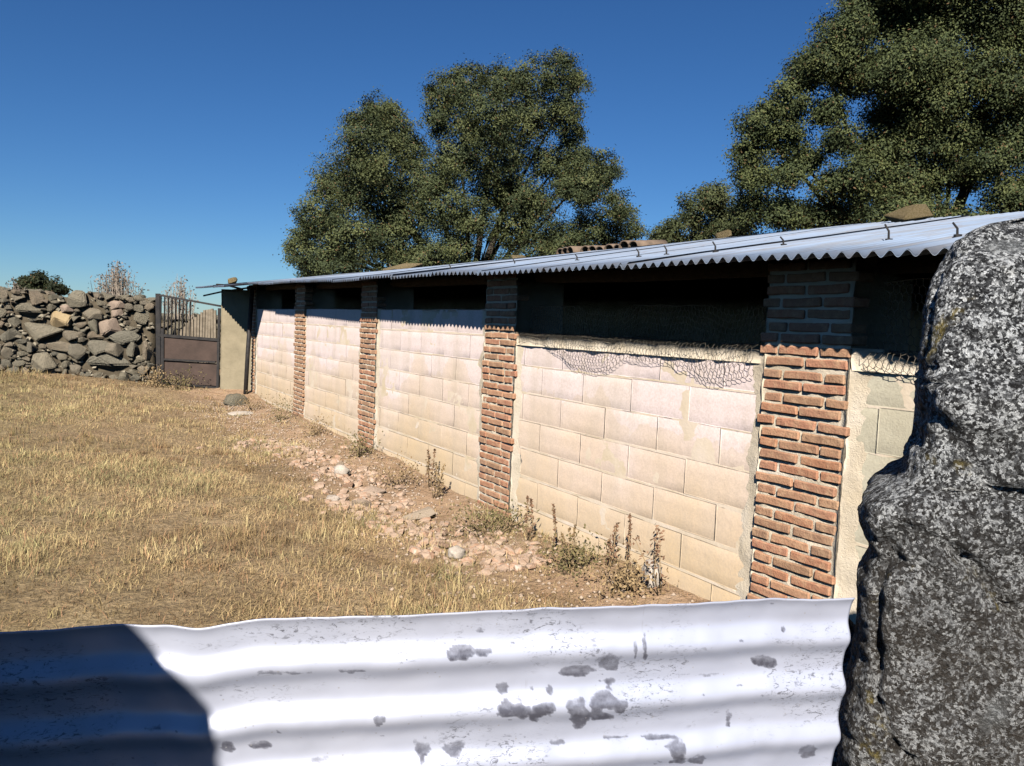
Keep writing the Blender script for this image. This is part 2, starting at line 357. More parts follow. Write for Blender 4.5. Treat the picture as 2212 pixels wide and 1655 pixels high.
def block_mesh(L, H, seed):
    us = [0, .006, L*.2, L*.4, L*.6, L*.8, L-.006, L]; vs = [0, .005, H*.35, H*.65, H-.005, H]; nu, nv = len(us), len(vs); D = .10
    P = np.zeros((nu, nv, 3))
    for i in range(nu):
        for j in range(nv):
            ed = i in (0, nu-1) or j in (0, nv-1); u, v = us[i]/L, vs[j]/H
            c = .005*max(0, fbm((seed*9, i*.5, j*.5), 2.0, 2)) if ed else 0
            P[i, j] = ((.0012+c if j in (0, nv-1) else (.4*c if ed else 0))+.0004*fbm((u*3, v*2, seed*5), 2, 3), us[i]-L/2+(.003*fbm((v*4, i, seed), 1.5, 2) if ed else 0), vs[j]-H/2+(.003*fbm((u*5, j, seed*3), 1.5, 2) if ed else 0))
    V = [P.reshape(-1, 3)]; Fs = [grid_faces(nu, nv)[:, ::-1]]
    ring = [(i, 0) for i in range(nu)] + [(nu-1, j) for j in range(1, nv)] + [(i, nv-1) for i in range(nu-2, -1, -1)] + [(0, j) for j in range(nv-2, 0, -1)]
    b = nu*nv; V.append(np.array([(D, P[i, j, 1], P[i, j, 2]) for i, j in ring])); n = len(ring); ids = [i*nv+j for i, j in ring]
    Fs.append(np.array([[ids[q], ids[(q+1) % n], b+(q+1) % n, b+q] for q in range(n)])[:, ::-1])
    return mesh_np('concrete_block', np.concatenate(V), Fs, M['block'])
BLK = {}; GREYB = {}
def get_block(L):
    key = round(L/.03)
    if key not in BLK: BLK[key] = [block_mesh(key*.03, .1885, key+q*.37) for q in range(4)]
    return BLK[key], key*.03
def brick_mesh(L, H, seed):
    bm = bmesh.new(); bmesh.ops.create_cube(bm, size=1)
    for v in bm.verts: v.co = Vector((v.co.x*.11+.055, v.co.y*L, v.co.z*H))
    bmesh.ops.subdivide_edges(bm, edges=[e for e in bm.edges if abs(e.verts[0].co.y-e.verts[1].co.y) > L*.9], cuts=2)
    bmesh.ops.bevel(bm, geom=[e for e in bm.edges if e.calc_face_angle(0) > 1], offset=.0055, segments=1, affect='EDGES')
    for v in bm.verts:
        q = v.co*16+Vector((seed*7, seed, seed*2))
        v.co += Vector((.004*noise.noise(q), .006*noise.noise(q+Vector((5, 5, 5))), .0045*noise.noise(q*.8+Vector((9, 1, 5)))))
    for v in bm.verts:
        if abs(v.co.y) < L/2*.9: v.co.y *= (1.0)
    me = bpy.data.meshes.new('brick'); bm.to_mesh(me); bm.free(); me.materials.append(M['brick']); return me
BR = {'f': [brick_mesh(.212, .041, i+.2) for i in range(8)], 'h': [brick_mesh(.100, .041, i+20.2) for i in range(8)], 'q': [brick_mesh(.150, .041, i+40.2) for i in range(6)]}
PIL = [(2.17, 2.63, True), (4.93, 5.39, True), (7.70, 8.15, True), (10.28, 10.68, False), (12.98, 13.25, False)]
CP = .0545
for (ya, yb, single) in PIL:
    yc = (ya+yb)/2; top = roof_z(XP, yc)-.02; bot = gz(XP, yc)-.12
    core = relief('brick_pillar', M['mortar'], ya, yb, bot, top, XP+.011, .008, 13, .02, smooth=True, depth=.40, seed=ya)
    joined = MB(); n = int((top-bot)/CP)
    for r_ in range(n):
        zc = bot + CP*(r_+.5) + random.uniform(-.003, .003); W = yb-ya
        if W > .4: lay = ['f', 'f'] if r_ % 2 else ['h', 'f', 'h']
        else: lay = ['f'] if r_ % 2 else ['h', 'h']
        if random.random() < .12 and W > .4: lay = ['q', 'f', 'h'][:3]
        ln = {'f': .216, 'h': .104, 'q': .154}
        tot = sum(ln[q] for q in lay); y = yc - tot/2 - .006*(len(lay)-1) + random.uniform(-.012, .012)
        for q in lay:
            cy = y + ln[q]/2; y += ln[q] + .012
            me = random.choice(BR[q]); rz = random.uniform(-.018, .018); rx = random.uniform(-.018, .018)
            loc = Vector((XP + random.uniform(-.004, .005), cy, zc))
            if single:
                o = ob('brick', me, core, loc); o.rotation_euler = (rx, 0, rz); o.matrix_parent_inverse = core.matrix_parent_inverse
                o.matrix_parent_inverse = Matrix.Identity(4)
            else:
                T = Matrix.Translation(loc) @ Euler((rx, 0, rz)).to_matrix().to_4x4(); b = len(joined.v)
                joined.v += [T @ v.co for v in me.vertices]; joined.f += [[b+t for t in f.vertices] for f in me.polygons]
    if not single:
        o = ob('brick_courses', joined.mesh('brick_courses', M['brick']), core); o['kind'] = 'stuff'
CZ = [.035, .235, .444, .645, .843, 1.037, 1.232, 1.432, 1.632]   # bed joints
PAN = [(-.40, 2.17, 7), (2.63, 4.93, 7), (5.39, 7.70, 8), (8.15, 10.28, 8), (10.68, 12.98, 8)]
for (ya, yb, nc) in PAN:
    bot = -.15
    pan = relief('block_panel', M['bmortar'], ya-.02, yb+.02, bot, CZ[nc]-.006, XW+.0018, .0020, 5, .03, smooth=True, depth=.18, seed=yb)
    off = random.uniform(0, .4)
    for r_ in range(-1, nc):
        zc = (CZ[r_]+CZ[r_+1])/2 if r_ >= 0 else CZ[0]-.1
        a = ya+.03; first = .48*(((r_ % 2)*.5+.5) if r_ >= 0 else 1); x_ = a
        while x_ < yb-.05:
            L = (first if x_ == a else .48)-.003
            if x_+L > yb-.03: L = yb-.03-x_
            if L > .06:
                ms, LL = get_block(max(L, .06))
                o = ob('concrete_block', random.choice(ms), pan, (XW+random.uniform(-.0008, .0012), x_+L/2, zc+random.uniform(-.003, .003)))
                o.scale = (1, L/LL, 1)
                if ya < 0:
                    if o.data.name not in GREYB: g_ = o.data.copy(); g_.materials[0] = M['block_grey']; GREYB[o.data.name] = g_
                    o.data = GREYB[o.data.name]
                o.rotation_euler = (random.uniform(-.004, .004), 0, random.uniform(-.002, .002))
            x_ += L+.003
# render strips either side of the pillars, mortar cappings
for (ya, yb, s_) in PIL:
    yc = (ya+yb)/2; bot = gz(XP, yc)-.12; wd = .12 if s_ else .05
    for sgn in (-1, 1):
        w1 = wd*random.uniform(.8, 1.2); tp = 1.47 if sgn*1 < 0 and ya < 3 else 1.44
        if ya > 5 or sgn > 0 and ya > 4: tp = 1.64
        a, b = (ya-w1, ya+.015) if sgn < 0 else (yb-.015, yb+w1)
        relief('render_strip', M['mortar'], a, b, bot, min(tp, CZ[8]), XW-.012, .006, 7, .022, depth=.05, jag=.045 if s_ else .02, seed=ya+sgn, taper=.018*sgn, smooth=True)
relief('mortar_capping', M['mortar'], 2.64, 4.92, 1.375, 1.445, XW-.012, .016, 6, .025, depth=.2, seed=3.3, topfn=lambda y: 1.437+.016*fbm((y, 0, 0), 4, 3))
relief('mortar_capping', M['mortar'], -.40, 2.16, 1.375, 1.44, XW-.010, .016, 6, .025, depth=.2, seed=8.3, topfn=lambda y: 1.425+.02*fbm((y, 3, 0), 4, 3)+.05*max(0, 1-abs(y-2.1)/.22))
# back and end walls, wall plate, purlins
mb = MB(); mb.box((5.5, Y0, -.2), (5.66, Y1, 2.36)); shed_ob('back_wall', mb.mesh('back_wall', M['mortar']))
for yy in (Y0-.15, Y1-.02):
    mb = MB(); zt = [roof_z(XP+.02, yy)-.03, ridge_z(yy)-.04]
    V = [(XP+.02, yy, -.2), (5.5, yy, -.2), (5.5, yy, zt[1]), (XP+.02, yy, zt[0])]; V += [(a, b+.15, c_) for a, b, c_ in V]
    mb.v = [Vector(v) for v in V]; mb.f = [[0, 1, 2, 3], [7, 6, 5, 4], [0, 4, 5, 1], [1, 5, 6, 2], [2, 6, 7, 3], [3, 7, 4, 0]]
    shed_ob('end_wall', mb.mesh('end_wall', M['mortar']))
for xx in (3.12, 4.3, 5.4):
    mb = MB(); mb.tube([(xx, y, roof_z(xx, y)-.092+.006*math.sin(y*2+xx)) for y in np.linspace(Y0-.3, 14.35, 14)], .045, 7); shed_ob('purlin', mb.mesh('purlin', M['dark_wood'], True))
mb = MB(); mb.tube([(2.75, 13.1, 1.93), (2.70, 14.0, 2.01), (2.66, 14.75, 2.04)], .017, 6); shed_ob('roof_pole', mb.mesh('roof_pole', M['dark_wood'], True))
mb = MB(); mb.tube([(2.95, 13.2, 1.98), (2.62, 14.1, 1.90), (2.42, 14.6, 1.83)], .014, 6); shed_ob('roof_pole', mb.mesh('roof_pole', M['old_wood'], True))
# corrugated roof sheets
PITCHC = .0672; y = Y0-.35; sidx = 0
while y < 13.9:
    wv = 13; Wd = wv*PITCHC; nu = wv*10+1; nv = 7
    ex = (XE if y < 12.1 else XE-.32) + random.uniform(-.018, .015); dz = random.uniform(-.006, .006)+(.004 if sidx % 2 else 0)
    tl = random.uniform(-.006, .006); P = np.zeros((nu, nv, 3))
    for i in range(nu):
        yy = y + Wd*i/(nu-1)
        for j in range(nv):
            xx = ex+(XR+.03-ex)*j/(nv-1)
            P[i, j] = (xx, yy, roof_z(xx, yy)+.0125*math.cos(2*math.pi*(yy-y)/PITCHC)+dz+tl*(i/(nu-1)-.5)+.006*math.sin(yy*1.9+xx)+.010*noise.noise(Vector((yy*.9, xx*.7, 3))))
    P2 = P.copy(); P2[..., 2] -= .003
    V = np.concatenate([P.reshape(-1, 3), P2.reshape(-1, 3)]); g = grid_faces(nu, nv); n0 = nu*nv
    edge = np.array([[i*nv, (i+1)*nv, n0+(i+1)*nv, n0+i*nv] for i in range(nu-1)])
    shed_ob('roof_sheet', mesh_np('roof_sheet', V, [g, g[:, ::-1]+n0, edge], M['roof'], True))
    y += Wd-PITCHC*1.0; sidx += 1
# hook bolts
for (yy, xx, h) in [(1.50, 3.12, .05), (1.84, 3.10, .06), (2.15, 3.12, .075), (2.87, 3.3, .05), (3.17, 3.12, .06), (3.56, 3.12, .06), (3.81, 3.12, .055), (4.5, 3.15, .05), (5.3, 3.13, .05), (6.4, 3.12, .05)]:
    z = roof_z(xx, yy)+.005; mb = MB()
    mb.tube([(xx, yy, z-.03), (xx, yy+.004, z+h*.6), (xx-.004, yy+.022, z+h)], [.006, .005, .004], 6); mb.tube([(xx, yy, z), (xx, yy, z+.012)], .016, 8)
    shed_ob('hook_bolt', mb.mesh('hook_bolt', M['dark_metal']))
# clay tiles along the ridge
def tile_mesh(seed):
    nu, nv = 9, 4; P = np.zeros((nu, nv, 3))
    for i in range(nu):
        t = math.pi*i/(nu-1)
        for j in range(nv):
            r_ = .085-.012*j/(nv-1)+.003*noise.noise(Vector((seed, i*.4, j*.4))); P[i, j] = (.42*(j/(nv-1)-.5), r_*math.cos(t), r_*math.sin(t)*.85)
    Q = P.copy(); Q[..., 1] *= .84; Q[..., 2] = Q[..., 2]*.84-.002
    V = np.concatenate([P.reshape(-1, 3), Q.reshape(-1, 3)]); n0 = nu*nv; g = grid_faces(nu, nv)
    e = [[i*nv, n0+i*nv, n0+(i+1)*nv, (i+1)*nv] for i in range(nu-1)] + [[i*nv+nv-1, (i+1)*nv+nv-1, n0+(i+1)*nv+nv-1, n0+i*nv+nv-1] for i in range(nu-1)]
    return mesh_np('ridge_tile', V, [g, g[:, ::-1]+n0, np.array(e)], M['tile'], True)
TL = [tile_mesh(i*2.2) for i in range(4)]
yy = 6.6
while yy < 8.1:
    o = shed_ob('ridge_tile', TL[random.randrange(4)]); o.location = (XR-.06+random.uniform(-.05, .05), yy, ridge_z(yy)-.012+random.uniform(-.004, .012))
    o.rotation_euler = (random.uniform(-.1, .1), -.12+random.uniform(-.05, .05), random.uniform(-.12, .12)); yy += random.uniform(.145, .19)

# chicken wire: real thin wires, hexagon net over a folded surface
def hexnet(name, fn, ul, vl, cw, ch, rad, parent):
    nu = int(ul/cw); nv = int(vl/ch); E_ = []; pts = {}
    def P(i, k):
        key = (i, k)
        if key not in pts: pts[key] = fn(i*cw/2, k*ch/3*1.0)
        return key
    for rr in range(nv):
        for q in range(nu):
            i = 2*q + (rr % 2); kb = rr*3
            a, b, c_, d = (i, kb+1), (i+1, kb), (i+2, kb+1), (i, kb+3)
            E_ += [(P(*a), P(*b)), (P(*b), P(*c_)), (P(*a), P(*d))]
    V = []; Fs = []
    for a, b in E_:
        A, B = pts[a], pts[b]; d = (B-A)
        if d.length > .2 or d.length < 1e-5: continue
        d.normalize(); s1 = d.cross(Vector((.3, .9, .2))).normalized(); s2 = d.cross(s1); n0 = len(V)
        for Q in (A, B):
            for t in (0, 2.094, 4.189): V.append(Q+s1*(rad*math.cos(t))+s2*(rad*math.sin(t)))
        for t in range(3): Fs.append([n0+t, n0+(t+1) % 3, n0+3+(t+1) % 3, n0+3+t])
    return shed_ob(name, mesh_np(name, np.array([tuple(v) for v in V]), np.array(Fs), M['wire']), parent)
def drape(y0, y1, drop, rise, sag):
    def f(u, v):
        y = y0+u; t = u/(y1-y0)
        dr = drop*(.55+.6*fbm((y, 0, 4), 1.6, 3)+.35*(1-t)); top = 1.455+.012*fbm((y, 2, 0), 5, 2)+sag*math.exp(-((y-y0)/.35)**2)
        if v < dr: return Vector((XW-.022-.02*abs(fbm((y, v*2, 1), 9, 2))-.02*math.sin(3.14*v/max(dr, .01)), y+.01*fbm((y, v, 7), 6, 2), top-dr+v))
        v2 = v-dr
        if v2 < .10: return Vector((XW-.022+v2*.9, y, top+.012*math.sin(v2*31)))
        return Vector((XW+.07+.02*fbm((y, v2, 3), 4, 2), y, top+min(v2-.10, rise)))
    return f
hexnet('chicken_wire', drape(2.68, 4.90, .16, .20, 0), 2.2, .48, .030, .034, .0013, shed)
hexnet('chicken_wire', drape(-.1, 2.14, .17, .30, 0), 2.2, .60, .030, .034, .0013, shed)

# ------------------------------------------------------------------ far pier, post, gate
def slab(name, mat, A, B, z0, z1, th, amp, res, topfn=None):
    A = Vector((*A, 0)); B = Vector((*B, 0)); d = (B-A); L = d.length; d.normalize(); nrm = Vector((d.y, -d.x, 0))
    if nrm.dot(-f0) < 0: nrm = -nrm
    nu = int(L/res)+2; nv = int((z1-z0)/res)+2; P = []; 
    for i in range(nu):
        for j in range(nv):
            u = L*i/(nu-1); zt = topfn(u/L) if topfn else z1; z = z0+(zt-z0)*j/(nv-1)
            q = A+d*u; P.append(q+nrm*(amp*fbm((u, z, 5), 5, 3))+Vector((0, 0, z)))
    Q = [p-nrm*th for p in P]; n0 = len(P); g = grid_faces(nu, nv)
    ring = [i*nv for i in range(nu)] + [(nu-1)*nv+j for j in range(1, nv)] + [i*nv+nv-1 for i in range(nu-2, -1, -1)] + [j for j in range(nv-2, 0, -1)]
    n = len(ring); e = np.array([[ring[q], ring[(q+1) % n], n0+ring[(q+1) % n], n0+ring[q]] for q in range(n)])
    return ob(name, mesh_np(name, np.array([tuple(p) for p in P+Q]), [g, g[:, ::-1]+n0, e], mat))
o = slab('gate_pier', M['render'], (2.53, 13.62), (2.97, 13.30), .0, 1.93, .25, .012, .04)
tag(o, 'beige rendered pier between the rusty gate and the shed corner', 'pier')
o = MB().tube([(2.80, 13.02, .1), (2.83, 13.02, .9), (2.885, 13.02, 1.95)], .035, 8).build('corner_post', M['dark_metal'], None, True)
tag(o, 'thin dark leaning post at the far corner of the shed', 'post')

GL, GR = Vector((1.66, 14.30, 0)), Vector((2.53, 13.72, 0))
gd = (GR-GL); GW = gd.length; gd.normalize(); gn = Vector((-gd.y, gd.x, 0)); gn = gn if gn.dot(f0) < 0 else -gn
gate = empty('metal_gate', GL + Vector((0, 0, .36)))
tag(gate, 'rusty brown sheet gate with open bars above, beside the stone wall', 'gate')
def gp(u, z, o=0.0):  # along the gate, world height
    return GL + gd*u + gn*o + Vector((0, 0, z)) - gate.location
ztl, ztr = 1.80, 1.64     # top rail sags to the right
def bar(name, u0, z0, u1, z1, wd, off=0.0, mat='dark_metal'):
    a, b = gp(u0, z0, off), gp(u1, z1, off); d = (b-a).normalized(); s = d.cross(gn).normalized(); mb = MB()
    vs = [q + s*(wd*.5*e1) + gn*(.015*e2) for q in (a, b) for e1 in (-1, 1) for e2 in (-1, 1)]
    mb.v = vs; mb.f = [[0,1,3,2],[4,6,7,5],[0,4,5,1],[2,3,7,6],[0,2,6,4],[1,5,7,3]]; return mb.build(name, M[mat], gate)
bar('gate_post', .03, .30, .0, 1.82, .07); bar('gate_post', .10, .30, .09, 1.25, .05, .01); bar('gate_post', GW-.02, .28, GW-.01, 1.62, .04)
bar('rail', 0, ztl, GW+.12, ztr, .03, .004); bar('rail', .02, 1.14, GW, 1.10, .045, .006); bar('rail', .12, .745, GW-.05, .735, .03, .022)
bar('rail', .08, .36, GW, .31, .03, .006)
for i in range(9):
    u = .05+i*.062; bar('bar', u, 1.13, u+.004, ztl+(ztr-ztl)*u/GW, .011, .0)
for (za, zb) in ((.36, .73), (.75, 1.12)):
    mb = MB(); a, b, c_, d = gp(.09, za, -.002), gp(GW-.01, za-.02, -.002), gp(GW-.01, zb-.02, -.002), gp(.09, zb, -.002)
    vs = [a, b, c_, d]; mb.v = vs + [v-gn*.004 for v in vs]; mb.f = [[0,1,2,3],[7,6,5,4],[0,4,5,1],[1,5,6,2],[2,6,7,3],[3,7,4,0]]
    mb.build('panel', M['rust_panel'], gate)
for i in range(13):
    u = .40+i*.047; zt = min(1.60, 1.24+.36*(i/9)**.8)+random.uniform(-.015, .015); bar('slat', u, 1.13, u+random.uniform(-.01, .01), zt, random.uniform(.030, .042), -.012-.004*(i % 2), 'old_wood')

# ------------------------------------------------------------------ dry stone wall
WA, WB = Vector((1.60, 14.42, 0)), Vector((-4.2, 16.6, 0))
wd_ = (WB-WA); WL = wd_.length; wd_.normalize(); wn = Vector((wd_.y, -wd_.x, 0)); wn = wn if wn.dot(f0) < 0 else -wn
sw = empty('dry_stone_wall', WA); tag(sw, 'old dry stone wall of grey and brown field stones behind the dry grass', 'wall', kind='thing')
def wtop(u): return 1.70 + .07*sm(.2, .9, u) + .04*math.sin(u*3.1) + .03*math.sin(u*7.7) + .02*u*.5
def wp(u, z, o=0.0): return WA + wd_*u + wn*o + Vector((0, 0, z))
nu, nv = 90, 14; P = []
for i in range(nu):
    u = WL*i/(nu-1)
    for j in range(nv):
        z = .2+(wtop(u)-.03-.2)*j/(nv-1); q = wp(u, z, -.05+.05*fbm((u, z, 2), 3, 3)); P.append(tuple(q-WA))
for i in range(nu):
    u = WL*i/(nu-1)
    for j in range(nv):
        z = .2+(wtop(u)-.03-.2)*j/(nv-1); q = wp(u, z, -.5+.05*fbm((u, z, 8), 3, 3)); P.append(tuple(q-WA))
g = grid_faces(nu, nv); n0 = nu*nv
topf = np.array([[i*nv+nv-1, (i+1)*nv+nv-1, n0+(i+1)*nv+nv-1, n0+i*nv+nv-1] for i in range(nu-1)]); endf = np.array([[j, j+1, n0+j+1, n0+j] for j in range(nv-1)])
ob('wall_core', mesh_np('wall_core', np.array(P), [g, g[:, ::-1]+n0, topf, endf], M['earth_core']), sw)
def wuv(x, y):   # picture point -> wall coords
    d = ray(x, y); n_ = wn; t = (WA-EYE).dot(n_)/d.dot(n_); q = EYE+d*t; return (q-WA).dot(wd_), q.z
RS = .01; mask = np.zeros((int(WL/RS)+2, 200), dtype=np.uint8)
U_, Z_ = np.meshgrid(np.arange(mask.shape[0])*RS, np.arange(200)*RS, indexing='ij')
def stamp(u, z, a, b, rot, lim, force=False):
    i0, i1 = max(0, int((u-a-b)/RS)), int((u+a+b)/RS)+2; j0, j1 = max(0, int((z-a-b)/RS)), int((z+a+b)/RS)+2
    uu, zz_ = U_[i0:i1, j0:j1]-u, Z_[i0:i1, j0:j1]-z; c_, s_ = math.cos(rot), math.sin(rot)
    ins = (abs((uu*c_+zz_*s_)/a)**2.6+abs((-uu*s_+zz_*c_)/b)**2.6) < 1
    if not ins.any(): return False
    if not force and mask[i0:i1, j0:j1][ins].mean() > lim: return False
    mask[i0:i1, j0:j1][ins] = 1; return True
stones = []
pxm = 1/119.0
fixed = [(97, 716, 36, 20, 0, 'stone'), (130, 692, 22, 19, -.1, 'orange_stone'), (237, 706, 22, 17, .1, 'pink_stone'), (270, 730, 29, 14, .12, 'stone'), (230, 786, 43, 20, 0, 'stone'),
         (75, 644, 16, 15, 0, 'stone'), (60, 672, 26, 15, 0, 'stone'), (165, 648, 24, 17, .1, 'stone'), (145, 668, 14, 8, 0, 'pink_stone'), (215, 751, 19, 16, 0, 'stone'), (255, 755, 21, 15, 0, 'stone'),
         (288, 752, 16, 16, 0, 'stone'), (18, 722, 22, 13, 0, 'stone'), (318, 757, 17, 18, 0, 'stone'), (165, 758, 18, 16, 0, 'stone'), (130, 748, 26, 10, -.1, 'stone'), (330, 735, 11, 12, 0, 'orange_stone'),
         (204, 729, 16, 12, 0, 'stone'), (205, 706, 13, 17, 0, 'stone'), (200, 680, 20, 14, 0, 'stone'), (302, 688, 22, 13, .2, 'stone'), (252, 660, 18, 9, 0, 'pink_stone'), (253, 677, 13, 9, 0, 'pink_stone'), (95, 785, 22, 20, 0, 'stone')]
for (x, y, a, b, rot, m_) in fixed:
    u, z = wuv(x, y)
    if u > .02: stamp(u, z, a*pxm, b*pxm, rot, 0, True); stones.append((u, z, a*pxm, b*pxm, -rot, m_))
for (x, y, a, b) in [(48, 712, 9, 18), (313, 722, 10, 14)]:      # dark holes in the wall
    u, z = wuv(x, y); stamp(u, z, a*pxm, b*pxm, 0, 0, True)
for (s0, s1, tries) in ((.09, .115, 60), (.07, .09, 700), (.05, .075, 3000), (.03, .05, 7000)):
    for _ in range(tries):
        if len(stones) > 275: break
        a = random.uniform(s0, s1); b = a*random.uniform(.5, .85); u = random.uniform(a*.7, min(WL, 3.3)-a); z = random.uniform(.40, wtop(u)-b*.7); rot = random.gauss(0, .22)
        if stamp(u, z, a, b, rot, .05): stones.append((u, z, a, b, -rot, 'stone'))
FIX = set((q[0], q[1]) for q in stones[:len(fixed)])
axis = Matrix((wd_, wn, Vector((0, 0, 1)))).transposed()
special = {}
for (u, z, a, b, rot, m_) in stones:
    me = random.choice(WALLROCK)
    if m_ != 'stone':
        if m_ not in special: special[m_] = hull_rock('stone', M[m_], len(special)*5+70, 15)
        me = special[m_]
    o = ob('stone', me, sw, wp(u, z, -.02+random.uniform(-.03, .035))-WA)
    flip = random.choice((0, math.pi))
    o.rotation_euler = (axis @ Matrix.Rotation(-rot, 3, 'Y') @ Matrix.Rotation(flip, 3, 'Y') @ Matrix.Rotation(random.uniform(-.15, .15), 3, 'Z')).to_euler()
    kx = 1.16 if (u, z) in FIX else 1.34; o.scale = (a*kx, max(.08, min(a, b)*1.1+.02), b*kx*1.03)
CH = MB()
for _ in range(1500):      # chinking: small stones wedged in the joints
    u = random.uniform(.02, 4.6); z = random.uniform(.35, wtop(u)-.03); a = random.uniform(.02, .045); me = random.choice(CHK)
    if mask[min(mask.shape[0]-1, int(u/RS)), min(199, int(z/RS))] and random.random() < .75 and u < 3.3: continue
    T = Matrix.Translation(wp(u, z, -.045+random.uniform(-.02, .03))-WA) @ Euler((random.uniform(-.4, .4), random.uniform(-.4, .4), random.uniform(0, 6))).to_matrix().to_4x4() @ Matrix.Diagonal((a*1.4, a*1.2, a*.9, 1))
    b = len(CH.v); CH.v += [T @ v.co for v in me.vertices]; CH.f += [[b+t for t in f.vertices] for f in me.polygons]
o = CH.build('chinking_stones', M['chink'], sw); o['kind'] = 'stuff'
for u in np.arange(.05, 4.5, .125):      # capping stones along the top
    a = random.uniform(.05, .11); o = ob('stone', random.choice(WALLROCK), sw, wp(u, wtop(u)-.02+random.uniform(-.03, .02), -.2+random.uniform(-.12, .12))-WA)
    o.scale = (a*1.3, a*1.2, a*.6); o.rotation_euler = (random.uniform(-.2, .2), random.uniform(-.2, .2), random.uniform(0, 6))

sb = empty('dry_stone_wall', (2.3, 16.9, .3)); tag(sb, 'lower stretch of stone wall glimpsed through the bars of the gate', 'wall', kind='thing')
mb = MB(); mb.box((-1.6, -.15, -.3), (2.2, .4, 1.16)); mb.build('wall_core', M['earth_core'], sb)
for r_ in range(8):
    x_ = -1.6+random.uniform(0, .15)
    while x_ < 1.5:
        a = random.uniform(.08, .17); o = ob('stone', random.choice(WALLROCK), sb, (x_+a, -.15+random.uniform(-.03, .03), .05+r_*.155+random.uniform(-.02, .02))); o.scale = (a*1.15, .1, .095); o.rotation_euler = (0, random.uniform(-.15, .15), random.uniform(-.2, .2)); x_ += a*1.9
# ------------------------------------------------------------------ vegetation
def leaves_mesh(name, C_, N_, L, W, colors, mat, droop=0.0):
    """C_ centres (n,3), N_ normals, rhombus leaves"""
    n = len(C_); a = rng.normal(size=(n, 3)); N_ = N_/np.linalg.norm(N_, axis=1, keepdims=True)
    T = np.cross(N_, a); T /= np.linalg.norm(T, axis=1, keepdims=True)+1e-9; B = np.cross(N_, T)
    L = (L*rng.uniform(.6, 1.35, n))[:, None]; W = (W*rng.uniform(.7, 1.3, n))[:, None]
    V = np.stack([C_-T*L*.5, C_+B*W*.5+N_*W*.12-T*L*.08, C_+T*L*.5, C_-B*W*.5+N_*W*.12-T*L*.08], 1).reshape(-1, 3)
    i = np.arange(n)[:, None]*4
    Fs = np.concatenate([i+np.array([[0, 1, 2]]), i+np.array([[0, 2, 3]])])
    return mesh_np(name, V, Fs, mat, False, np.repeat(colors, 4, 0))
def make_tree(name, label, lobes, depth, base, trunk_r, n_leaf, leaf, pal, dspread=1.2, group=None, fork=.35, back=True):
    root = empty(name, base); tag(root, label, 'tree' if 'tree' in name or 'oak' in name else 'shrub', group); base = Vector(base)
    cs = []
    for (x, y, r_) in lobes:
        rr = r_*depth/F
        for q in range(2 if back else 1):
            dd = random.uniform(-1, 1)*dspread*.6 + (dspread*.9 if q else -dspread*.2)
            rq = rr*(1 if not q else .85)
            cs.append((at(x+random.uniform(-8, 8), y+random.uniform(-8, 8), depth+dd), rq))
    wts = np.array([r_**2 for _, r_ in cs]); wts /= wts.sum(); C_, N_, K_ = [], [], []
    for (c_, r_), wgt in zip(cs, wts):
        n = int(n_leaf*wgt)
        # twig clusters on and inside a lobe
        nc = max(8, n//85); d = rng.normal(size=(nc, 3)); d /= np.linalg.norm(d, axis=1, keepdims=True)
        rad = r_*np.clip(rng.normal(.86, .16, nc), .3, 1.18); lump = 1+.22*np.array([noise.noise(Vector(q*1.9)+c_) for q in d])
        cc = np.array(c_)+d*(rad*lump)[:, None]*np.array([1, 1, .88])
        tone = rng.uniform(0, 1, nc)
        idx = rng.integers(0, nc, n); sp = .105*(r_/.8)**.5+.02
        pos = cc[idx]+rng.normal(size=(n, 3))*sp*np.array([1, 1, .75])
        C_.append(pos); N_.append(d[idx]*1.0+rng.normal(size=(n, 3))*.5+np.array([0, 0, .4])); K_.append(np.clip(tone[idx]*.75+rng.uniform(0, .35, n), 0, 1))
    C_ = np.concatenate(C_); N_ = np.concatenate(N_); K_ = np.concatenate(K_)[:, None]
    p0, p1, p2 = [np.array(q) for q in pal]
    colr = np.where(K_ < .5, p0+(p1-p0)*K_*2, p1+(p2-p1)*(K_-.5)*2)
    colr = colr*rng.uniform(.8, 1.2, (len(colr), 1))
    br = rng.uniform(size=(len(colr), 1)) < .025; colr = np.where(br, np.array([.12, .075, .035]), colr)
    ob('crown', leaves_mesh('crown', C_-np.array(base), N_, leaf, leaf*.5, colr, M['leaf']), root)
    # trunk and limbs
    top = sum((c_ for c_, _ in cs), Vector())/len(cs); fk = base.lerp(top, fork); mb = MB()
    mb.tube([(0, 0, -.2), (fk-base)*.5+Vector((.08, -.05, 0)), fk-base], [trunk_r*1.25, trunk_r, trunk_r*.85], 10)
    mb.build('trunk', M['bark'], root, True)
    mb = MB()
    for (c_, r_) in (cs[1::6] if back else cs):
        mid = fk.lerp(c_, .5)+Vector((random.uniform(-.3, .3), random.uniform(-.3, .3), random.uniform(0, .35)))*min(1, depth/15)
        mb.tube([fk-base, fk.lerp(mid, .5)-base+Vector((random.uniform(-.1, .1), 0, .05)), mid-base, c_-base], [trunk_r*.34, trunk_r*.24, trunk_r*.14, trunk_r*.05], 6)
        for _ in range(3):
            d = Vector(rng.normal(size=3)).normalized()*r_*.9
            mb.tube([c_.lerp(mid, .25)-base, c_+d*.5-base+Vector((0, 0, .03)), c_+d-base], [trunk_r*.07, trunk_r*.045, trunk_r*.02], 5)
    mb.build('limbs', M['bark'], root, True)
    return root
PAL1 = [(.024, .034, .017), (.052, .066, .028), (.106, .116, .044)]
PAL2 = [(.022, .032, .015), (.052, .067, .026), (.108, .120, .043)]
